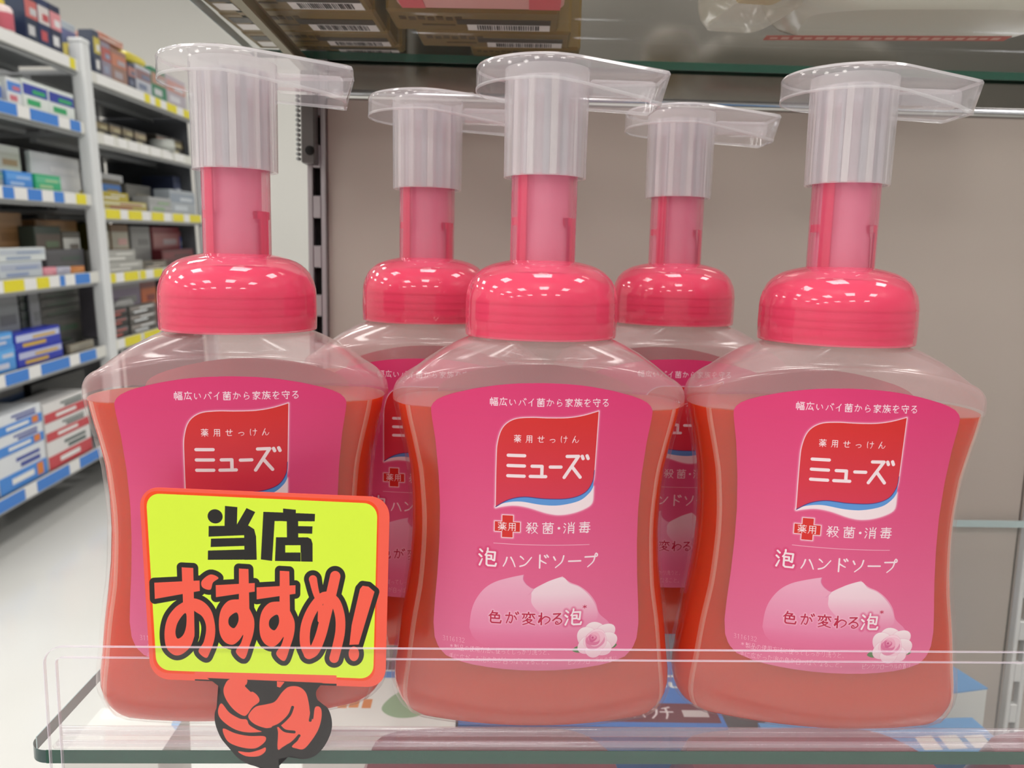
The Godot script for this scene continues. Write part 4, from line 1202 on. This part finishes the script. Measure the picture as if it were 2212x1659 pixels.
# ---------------------------------------------------------------- the aisle rack in the background
const RACK := [
	"1|0|bottle|pink and white bottle|-2.738|-2.807|0.648|0.813|0.00|e6c4c4 d8a0a0 eeeeee|0.069",
	"1|0|bottle|white bottle with red print and yellow cap|-2.822|-2.912|0.648|0.757|0.00|dcc8c8 c86070 c8b020|0.090",
	"1|0|carton|dark blue carton with red and grey panels|-2.940|-3.021|0.648|0.810|0.00|1c2c48 c86a68 c8c8cc|0.160",
	"1|0|carton|navy carton with a white upper panel|-3.021|-3.100|0.648|0.810|0.00|1c2c58 d8d0d0 c05058|0.160",
	"1|0|carton|navy carton with a pink upper panel|-3.100|-3.180|0.648|0.810|0.00|202848 dc9098 e0e0e4|0.160",
	"1|0|carton|pale blue carton with white print|-3.382|-3.502|0.648|0.824|0.10|b8c4d0 6878a8 dfe3e8|0.050",
	"1|0|carton|yellow edged low carton beside the post|-3.339|-3.441|0.648|0.729|0.06|c8b85c 40507c d8d4b0|0.037",
	"1|1|bottle|teal and white detergent carton|-2.712|-2.782|0.427|0.504|0.00|d8e4e0 4070c8 d0c830|0.070",
	"1|1|carton|blue and white detergent carton with red spots|-2.782|-2.867|0.427|0.510|0.00|dfe2e6 4a86d8 d07080|0.160",
	"1|1|carton|blue carton with yellow stripe and green band|-2.872|-3.035|0.427|0.521|0.00|dfe6e4 2a3ca8 28a868|0.160",
	"1|1|carton|blue carton with yellow stripe next to the post|-3.035|-3.219|0.427|0.521|0.00|dfe6e4 2438a0 24a464|0.160",
	"1|2|carton|large white carton with rounded edge|-2.822|-3.002|0.166|0.314|0.10|dedfdc c8c8c0 a88c6c|0.160",
	"1|2|carton|long white carton raised above the green box|-3.062|-3.423|0.166|0.311|0.10|dfe2e8 d8dce4 e8eaf0|0.017",
	"1|2|carton|small teal and grey carton|-2.649|-2.705|0.166|0.213|0.00|8c98a0 3c9080 a0a8b0|0.160",
	"1|2|carton|bright blue carton|-2.718|-2.877|0.166|0.218|0.00|3c8ce0 5ca0e8 a0c0ec|0.097",
	"1|2|carton|emerald green carton|-2.891|-3.063|0.166|0.219|0.00|2cb07c 58b890 a0c898|0.097",
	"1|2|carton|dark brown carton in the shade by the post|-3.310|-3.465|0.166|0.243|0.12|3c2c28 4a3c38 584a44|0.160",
	"1|3|carton|tan cardboard box at the back|-2.816|-3.041|-0.122|0.094|0.14|9a744c a88058 886440|0.160",
	"1|3|carton|tan cardboard box half behind dark tins|-3.128|-3.439|-0.122|0.073|0.14|a07850 b08c60 886440|0.160",
	"1|3|ball|lime green ball|-2.725|-2.777|-0.122|0.022|0.04|7cb838 7cb838 7cb838|0.053",
	"1|3|carton|dark green tin box|-3.001|-3.184|-0.122|0.048|0.08|38443c 5c5048 607058|0.057",
	"1|3|carton|grey carton with white lid|-3.191|-3.328|-0.122|0.030|0.08|5c5850 d8d8d4 706860|0.057",
	"1|3|carton|white carton, upper one of the white pair|-2.629|-2.909|-0.068|-0.024|0.00|d4dadc b8c0cc 8c9cb8|0.037",
	"1|3|carton|white carton, lower one of the white pair|-2.624|-2.879|-0.122|-0.069|0.00|c4ccd4 a8b0c4 8c9cc0|0.037",
	"1|3|carton|charcoal flat carton|-2.967|-3.245|-0.122|-0.035|0.03|55555a 4c4c50 405048|0.047",
	"1|3|carton|small pink carton|-2.882|-2.971|-0.122|-0.093|0.00|e08c9c e89cac eca8b4|0.027",
	"1|3|carton|small lilac carton|-2.971|-3.069|-0.122|-0.095|0.00|b8b8cc c4c4d4 a8a8c0|0.027",
	"1|3|carton|small orange carton|-3.069|-3.174|-0.122|-0.097|0.00|d08440 cc7c38 e0a060|0.027",
	"1|4|carton|wide grey carton with dark print|-2.635|-2.816|-0.407|-0.166|0.06|84868a 7c8084 5c5e66|0.160",
	"1|4|carton|top dark carton of the black stack|-2.840|-2.899|-0.204|-0.174|0.07|343a3a 404446 2c4034|0.160",
	"1|4|carton|top dark brown carton of the wide stack|-2.966|-3.255|-0.208|-0.176|0.07|3a3a38 45423e 304434|0.160",
	"1|4|carton|second dark carton of the black stack|-2.840|-2.899|-0.235|-0.205|0.07|343a3a 404446 2c4034|0.160",
	"1|4|carton|second dark brown carton of the wide stack|-2.966|-3.255|-0.240|-0.208|0.07|3a3a38 45423e 304434|0.160",
	"1|4|carton|third dark carton of the black stack|-2.840|-2.899|-0.267|-0.236|0.07|343a3a 404446 2c4034|0.160",
	"1|4|carton|third dark brown carton of the wide stack|-2.966|-3.255|-0.273|-0.241|0.07|3a3a38 45423e 304434|0.160",
	"1|4|carton|lowest dark carton of the black stack|-2.840|-2.899|-0.407|-0.267|0.07|343a3a 404446 2c4034|0.160",
	"1|4|carton|lowest dark brown carton of the wide stack|-2.966|-3.255|-0.407|-0.273|0.07|3a3a38 45423e 304434|0.160",
	"1|4|carton|grey upright carton between dark stacks|-2.880|-2.947|-0.407|-0.173|0.06|6e7074 787a80 66686c|0.007",
	"1|4|carton|sky blue carton, upper one of the pair|-2.541|-2.657|-0.325|-0.283|0.00|4a94dc 5cacec c8cce0|0.057",
	"1|4|carton|sky blue carton, lower one of the pair|-2.541|-2.662|-0.407|-0.325|0.00|4a94dc 5cacec c8cce0|0.057",
	"1|4|carton|royal blue carton with yellow corner, upper one|-2.662|-2.950|-0.351|-0.294|0.00|1830b0 c0c8e8 d0a838|0.057",
	"1|4|carton|royal blue carton with yellow corner, lower one|-2.668|-2.956|-0.407|-0.351|0.00|1830b0 b8bcdc d0a838|0.057",
	"1|4|carton|small black carton|-2.996|-3.085|-0.407|-0.363|0.02|18191c 202226 28282c|0.047",
	"1|4|carton|low grey brown carton|-3.003|-3.188|-0.407|-0.375|0.00|8c8474 949084 7c7870|0.017",
	"1|5|carton|flat black carton behind the wrap boxes|-2.979|-3.379|-0.781|-0.514|0.14|141416 1c1c20 202024|0.160",
	"1|5|carton|grey carton with dark blue corner at the back|-2.769|-2.972|-0.781|-0.485|0.16|6c6c70 20406c 5c5c60|0.160",
	"1|5|wrap|top white and blue wrap box|-2.493|-2.772|-0.599|-0.536|0.00|e0e4ea 3c88dc 3c4c9c|0.157",
	"1|5|wrap|top white and red wrap box|-2.784|-3.094|-0.617|-0.550|0.00|e2e0e0 c83844 485858|0.137",
	"1|5|wrap|middle white and blue wrap box|-2.493|-2.772|-0.663|-0.600|0.00|e0e4ea 3c88dc 3c4c9c|0.157",
	"1|5|wrap|middle white and red wrap box|-2.784|-3.094|-0.682|-0.618|0.00|e2e0e0 c83844 485858|0.137",
	"1|5|wrap|bottom white and blue wrap box|-2.493|-2.772|-0.781|-0.664|0.00|e0e4ea 3c88dc 3c4c9c|0.157",
	"1|5|wrap|bottom white and red wrap box|-2.784|-3.094|-0.781|-0.682|0.00|e2e0e0 c83844 485858|0.137",
	"1|5|wrap|white and blue wrap box by the photo edge|-2.349|-2.488|-0.781|-0.574|0.00|e0e4ea 2c48a8 485898|0.300",
	"2|0|carton|dark carton with yellow edge right of the post|-3.423|-3.478|0.630|0.797|0.00|3c4458 c8b850 e0e0e0|0.057",
	"2|0|carton|grey and red carton|-3.482|-3.568|0.630|0.770|0.00|8c8494 b05c58 9098b0|0.097",
	"2|0|carton|brown and red carton|-3.568|-3.717|0.630|0.764|0.00|987468 c07c64 a8a0a8|0.160",
	"2|0|carton|small red and white carton lying on top|-3.522|-3.746|0.787|0.813|0.02|d8a498 b86c4c e0d0c8|0.160",
	"2|0|bag|yellow bag lying on a white carton|-3.708|-3.962|0.746|0.786|0.00|cfc03c c0b02c a8a030|0.120",
	"2|0|carton|navy striped carton|-3.722|-3.802|0.630|0.737|0.00|343c58 b07c74 687088|0.160",
	"2|0|carton|white and blue carton under the yellow bag|-3.802|-3.973|0.630|0.746|0.00|b8bcc8 8c6c70 707c98|0.160",
	"2|0|carton|green topped carton beside the pump head|-3.973|-4.149|0.630|0.767|0.00|2c7c5c b08878 c8ccd0|0.160",
	"2|0|carton|lilac carton behind the pump head|-4.149|-4.407|0.630|0.767|0.00|b0a8b4 c88c80 d0d0d8|0.160",
	"2|1|carton|first brown and black little carton|-3.484|-3.599|0.405|0.474|0.05|2c2824 84744c b8b08c|0.160",
	"2|1|carton|second brown and black little carton|-3.608|-3.722|0.405|0.475|0.05|2c2824 8c7c60 b8b08c|0.160",
	"2|1|carton|third brown and black little carton|-3.732|-3.845|0.405|0.476|0.05|2c2824 807458 b8b08c|0.160",
	"2|1|carton|fourth brown and black little carton|-3.855|-3.987|0.405|0.476|0.05|2c2824 94846c b8b08c|0.160",
	"2|1|carton|fifth brown and black little carton|-4.106|-4.269|0.405|0.489|0.05|2c2824 7c5848 b8b08c|0.160",
	"2|1|carton|sixth brown and black little carton|-4.281|-4.445|0.405|0.492|0.05|2c2824 706440 b8b08c|0.160",
	"2|1|carton|seventh brown and black little carton|-4.458|-4.462|0.405|0.494|0.05|2c2824 5c5048 b8b08c|0.160",
	"2|1|tin|silvery round tin|-4.043|-4.158|0.405|0.457|0.00|a8aca8 c0c4c0 888c88|0.047",
	"2|2|carton|long white carton above the blue box|-3.575|-3.862|0.118|0.277|0.12|dcdee2 d0d4da e4e6ea|0.160",
	"2|2|carton|olive and blue carton|-3.525|-3.740|0.118|0.247|0.08|4c4434 2c6cb8 8c7848|0.037",
	"2|2|carton|yellow flat carton, upper one|-3.349|-3.617|0.155|0.187|0.00|b8a82c a89820 d8d8d0|0.077",
	"2|2|carton|yellow flat carton, lower one|-3.369|-3.800|0.118|0.155|0.00|b0a040 c8c49c a05050|0.077",
	"2|2|carton|dark grey carton behind the white stack|-3.787|-4.065|0.118|0.241|0.08|4a4a48 5c5c58 787468|0.037",
	"2|2|carton|light grey carton, left of the grey pair|-3.831|-4.096|0.118|0.186|0.00|a8aaac 9c9ea0 8cac84|0.077",
	"2|2|carton|light grey blue carton, right of the grey pair|-4.084|-4.428|0.118|0.232|0.00|a4acb4 8c98a8 c4ccd4|0.077",
	"2|2|carton|dark navy carton behind the pump stem|-4.361|-4.462|0.118|0.312|0.08|38405c 4c5470 c8ccd8|0.160",
	"2|3|carton|olive bottom carton with pale top|-3.471|-3.564|-0.133|0.064|0.07|4a4414 a8a494 b8b4a8|0.160",
	"2|3|carton|brown carton with pale top|-3.573|-3.748|-0.133|0.062|0.07|6c4820 a8a494 c89c98|0.160",
	"2|3|carton|tall grey carton|-3.792|-4.010|-0.133|0.057|0.08|7c7c7c 8c8c8c 707070|0.160",
	"2|3|carton|red carton with pale panel|-4.083|-4.439|-0.133|0.056|0.10|8c3840 b47878 b8a8ac|0.160",
	"2|3|carton|pink and blue carton|-4.439|-4.462|-0.133|0.036|0.10|a86870 3c60b0 b8c0d0|0.160",
	"2|3|carton|dark red low carton|-4.004|-4.431|-0.133|-0.053|0.03|54141c 6c2028 3c1418|0.047",
	"2|3|carton|white topped grey carton, upper one|-3.332|-3.638|-0.090|-0.043|0.00|9c9c98 a8a8a4 d8d8d4|0.067",
	"2|3|carton|white topped grey carton, lower one|-3.332|-3.706|-0.133|-0.090|0.00|a0a09c acaca8 dcdcd8|0.067",
	"2|3|carton|black and white small carton|-3.716|-3.982|-0.133|-0.100|0.00|7c7468 3c3a36 c0b4a8|0.067",
	"2|4|carton|grey violet carton|-3.456|-3.821|-0.398|-0.178|0.07|84808a 7c6c88 8c8c8c|0.160",
	"2|4|carton|orange and dark red carton|-3.821|-4.005|-0.398|-0.190|0.07|702020 c05810 802018|0.160",
	"2|4|bag|grey soft pack|-3.478|-3.673|-0.398|-0.255|0.03|a0a0a0 989898 a8a8a8|0.037",
	"2|4|carton|top black carton with grey label|-3.320|-3.506|-0.312|-0.276|0.00|1a1a1c 5c5c60 b05048|0.027",
	"2|4|carton|top silver and black carton|-3.524|-3.803|-0.317|-0.279|0.00|4c4a48 8c8480 e0e4e8|0.027",
	"2|4|carton|middle black carton with grey label|-3.320|-3.506|-0.347|-0.313|0.00|1a1a1c 5c5c60 b05048|0.027",
	"2|4|carton|middle silver and black carton|-3.524|-3.803|-0.354|-0.318|0.00|4c4a48 8c8480 e0e4e8|0.027",
	"2|4|carton|bottom black carton with grey label|-3.320|-3.506|-0.398|-0.348|0.00|1a1a1c 5c5c60 b05048|0.027",
	"2|4|carton|bottom silver and black carton|-3.524|-3.803|-0.398|-0.355|0.00|4c4a48 8c8480 e0e4e8|0.027",
]
const RAILS := [
	"1|0|w -2.685 -3.182;y -3.182 -3.222",
	"1|1|b -2.682 -2.798;w -2.798 -2.874;b -2.874 -3.057;w -3.057 -3.139;b -3.139 -3.217",
	"1|2|w -2.638 -2.665;b -2.665 -2.728;w -2.728 -2.806;b -2.806 -2.894;w -2.894 -2.972;b -2.972 -3.041;w -3.048 -3.128;y -3.128 -3.205",
	"1|3|w -2.570 -2.611;y -2.611 -2.727;w -2.727 -2.802;y -2.802 -2.881;w -2.881 -2.952;b -2.952 -2.988;w -2.988 -3.061;b -3.061 -3.174",
	"1|4|w -2.506 -2.562;b -2.562 -2.695;w -2.695 -2.769;b -2.769 -2.961;w -2.961 -3.035;b -3.035 -3.165",
	"1|5|b -2.370 -2.596;w -2.596 -2.668;b -2.668 -2.882;w -2.882 -2.957;b -2.957 -3.117",
	"2|0|w -3.385 -3.836;y -3.836 -3.897;w -3.897 -3.954;y -3.954 -4.018;w -4.018 -4.090;y -4.090 -4.219;w -4.219 -4.305;y -4.305 -4.395",
	"2|1|w -3.399 -3.488;w -3.531 -3.609;w -3.632 -3.725;w -3.744 -3.833;w -3.858 -3.969;w -3.997 -4.110;w -4.145 -4.268",
	"2|2|y -3.354 -3.486;w -3.486 -3.561;y -3.561 -3.701;w -3.701 -3.786;y -3.806 -3.945;w -3.945 -4.030;y -4.059 -4.198;w -4.205 -4.281;y -4.281 -4.444",
	"2|3|y -3.317 -3.390;w -3.390 -3.468;y -3.468 -3.609;y -3.628 -3.686;w -3.686 -3.773;y -3.773 -3.879",
	"2|4|y -3.301 -3.347;w -3.347 -3.420;y -3.420 -3.580;y -3.614 -3.794",
]
const HEIGHTS := [[0.648, 0.427, 0.166, -0.122, -0.407, -0.781], [0.630, 0.405, 0.118, -0.133, -0.398, -0.781]]

func in_shop(t: Node3D, at: Vector3) -> Node3D:
	t.transform = Transform3D(shop.basis, shop * at)
	return t

func build_gondola() -> void:
	var steel := mat("rack_steel", Color(0.62, 0.63, 0.64), 0.35, 1.0, 0.3)
	var post_m := mat("rack_post", Color(0.86, 0.87, 0.88), 0.4)
	var back_m := mat("rack_back", Color(0.40, 0.40, 0.41), 0.7)
	var railm := mat("price_rail", Color(0.86, 0.86, 0.84), 0.25)
	var tickets := {"w": mat("ticket_white", Color(0.92, 0.92, 0.92), 0.4), "b": mat("ticket_blue", Color(0.22, 0.50, 0.84), 0.4), "y": mat("ticket_yellow", Color(0.90, 0.85, 0.12), 0.4)}
	var where := ["top", "second", "third", "fourth", "fifth", "lowest"]
	for z in [-2.05, -3.285, -4.52]:
		var t := in_shop(thing("rack_post", {-2.05: "white steel rack post outside the left photo edge", -3.285: "white steel post of the aisle rack between its two shelf bays", -4.52: "white end post of the aisle rack beside the pump stem"}[z], "post"), Vector3(-1.515, -0.96, z))
		obj("post", box(Vector3(0.05, 1.675, 0.062), 0.006), post_m, t).position = Vector3(0.01, 0.8375, 0)
		obj("post_cap", box(Vector3(0.054, 0.02, 0.066), 0.006), post_m, t).position = Vector3(0.01, 1.68, 0)
	for sec in 2:
		var z0: float = [-2.085, -3.32][sec]
		var z1: float = [-3.25, -4.485][sec]
		var side: String = ["left of the post", "right of the post"][sec]
		var bp := in_shop(thing("rack_back_panel", "grey back panel of the rack bay " + side, "panel"), Vector3(-2.0, -0.96, (z0 + z1) / 2))
		obj("panel", box(Vector3(0.02, 1.66, z0 - z1 + 0.03), 0.002), back_m, bp).position.y = 0.83
		for k in 2:
			obj("stud", box(Vector3(0.016, 1.6, 0.035), 0.003), steel, bp).position = Vector3(0.014, 0.82, 0.0 if k == 0 else 0.42)
		for sh in 6:
			var h: float = HEIGHTS[sec][sh]
			var t := in_shop(thing("rack_shelf", "grey steel " + where[sh] + " shelf of the rack bay " + side, "shelf", Vector3.ZERO, 0.0, "steel shelves of the aisle rack"), Vector3(-1.728, h - 0.012, (z0 + z1) / 2))
			obj("shelf_board", box(Vector3(0.44, 0.02, z0 - z1), 0.002), steel, t)
			obj("front_lip", boxes([[Vector3(0.214, -0.016, 0), Vector3(0.012, 0.05, z0 - z1)], [Vector3(0.0, -0.02, 0), Vector3(0.03, 0.02, z0 - z1)]], 0.002), steel, t)
	var ep := in_shop(thing("rack_end_panel", "dark grey end panel closing the far end of the aisle rack", "panel"), Vector3(-1.762, -0.96, -4.4965))
	obj("panel", box(Vector3(0.43, 1.56, 0.012), 0.002), mat("rack_end", Color(0.33, 0.34, 0.36), 0.6), ep).position.y = 0.79
	for row in RAILS:
		var f: PackedStringArray = row.split("|")
		var sec := int(f[0]) - 1
		var sh := int(f[1])
		var z0: float = [-2.085, -3.32][sec]
		var z1: float = [-3.25, -4.485][sec]
		var t := in_shop(thing("price_rail", "price ticket rail on the " + where[sh] + " rack shelf " + ["left of the post", "right of the post"][sec], "price rail", Vector3.ZERO, 0.0, "price ticket rails of the aisle rack"), Vector3(-1.500, HEIGHTS[sec][sh] - 0.020, (z0 + z1) / 2))
		obj("rail_strip", box(Vector3(0.006, 0.042, z0 - z1), 0.001), railm, t)
		for e in f[2].split(";"):
			var v: PackedStringArray = e.split(" ")
			var a := float(v[1])
			var b := float(v[2])
			var p := obj("price_ticket", box(Vector3(0.002, 0.036, absf(a - b) - 0.004), 0.0), tickets[v[0]], t)
			p.position = Vector3(0.004, 0, (a + b) / 2 - (z0 + z1) / 2)
	for row in RACK:
		var f: PackedStringArray = row.split("|")
		var sec := int(f[0]) - 1
		var sh := int(f[1])
		var z0 := float(f[4])
		var z1 := float(f[5])
		var y0 := float(f[6]) + 0.0003
		var y1 := float(f[7])
		var setback := float(f[8])
		var cols := []
		for c in f[9].split(" "):
			var m := mat("pack_" + c, Color(c), 0.35)
			cols.append(m)
		var h := y1 - y0
		var w := absf(z0 - z1) - 0.003
		var deep := float(f[10])
		var kind: String = {"carton": "carton", "wrap": "wrap_box", "bottle": "bottle", "bag": "soft_bag", "ball": "ball", "tin": "tin"}[f[2]]
		var t := in_shop(thing(kind, f[3] + " on " + where[sh] + " rack shelf " + ["left of post", "right of post"][sec], {"wrap": "box", "carton": "box"}.get(f[2], f[2]), Vector3.ZERO, 0.0, "goods on the aisle rack"), Vector3(-1.512 - setback - deep / 2, y0, (z0 + z1) / 2))
		if f[2] == "ball":
			var sm := SphereMesh.new()
			sm.radius = w / 2
			sm.height = w
			obj("ball", sm, cols[0], t).position.y = w / 2
			continue
		if f[2] == "tin":
			obj("tin_body", lathe([Vector2(w / 2 - 0.003, 0), Vector2(w / 2, 0.003), Vector2(w / 2, h - 0.004), Vector2(w / 2 - 0.004, h)], 24, true, true), cols[0], t)
			obj("tin_band", lathe([Vector2(w / 2 + 0.001, h * 0.3), Vector2(w / 2 + 0.001, h * 0.7)], 24), cols[1], t)
			continue
		if f[2] == "bottle":
			obj("bottle_body", lathe([Vector2(w * 0.42, 0), Vector2(w * 0.47, 0.006), Vector2(w * 0.47, h * 0.72), Vector2(w * 0.40, h * 0.80), Vector2(w * 0.2, h * 0.86)], 20, true, true), cols[0], t)
			obj("wrap_label", lathe([Vector2(w * 0.475, h * 0.12), Vector2(w * 0.475, h * 0.6)], 20), cols[1], t)
			obj("cap", lathe([Vector2(w * 0.22, h * 0.86), Vector2(w * 0.22, h * 0.98), Vector2(w * 0.16, h)], 16, true, true), cols[2], t)
			continue
		if f[2] == "bag":
			obj("bag_body", pillow(Vector3(deep, h, w)), cols[0], t)
			continue
		obj("carton_body", box(Vector3(deep, h, w), 0.002), cols[0], t).position.y = h / 2
		if f[2] == "wrap":
			obj("colour_band", box(Vector3(0.002, h * 0.46, w - 0.002)), cols[1], t).position = Vector3(deep / 2, h * 0.24, 0)
			obj("lettering", box(Vector3(0.002, h * 0.10, w * 0.5)), cols[2], t).position = Vector3(deep / 2, h * 0.78, -w * 0.12)
			obj("lettering", box(Vector3(0.002, h * 0.13, w * 0.42)), cols[2], t).position = Vector3(deep / 2, h * 0.60, -w * 0.16)
			obj("white_lettering", boxes([[Vector3(deep / 2 + 0.001, h * 0.25, 0.03 * w), Vector3(0.002, h * 0.16, w * 0.46)]]), tickets["w"], t)
			if "blue" in f[3]:
				obj("price_mark", box(Vector3(0.002, h * 0.34, w * 0.13)), mat("orange_mark", Color(0.88, 0.5, 0.16), 0.4), t).position = Vector3(deep / 2 + 0.001, h * 0.25, -w * 0.34)
			continue
		obj("colour_band", box(Vector3(0.002, h * 0.36, w * 0.94)), cols[1], t).position = Vector3(deep / 2, h * 0.66, 0)
		obj("print_patch", box(Vector3(0.002, h * 0.14, w * 0.5)), cols[2], t).position = Vector3(deep / 2 + 0.001, h * 0.62, -w * 0.12)
		obj("print_patch", box(Vector3(0.002, h * 0.2, w * 0.5)), cols[2], t).position = Vector3(deep / 2, h * 0.24, w * 0.1)
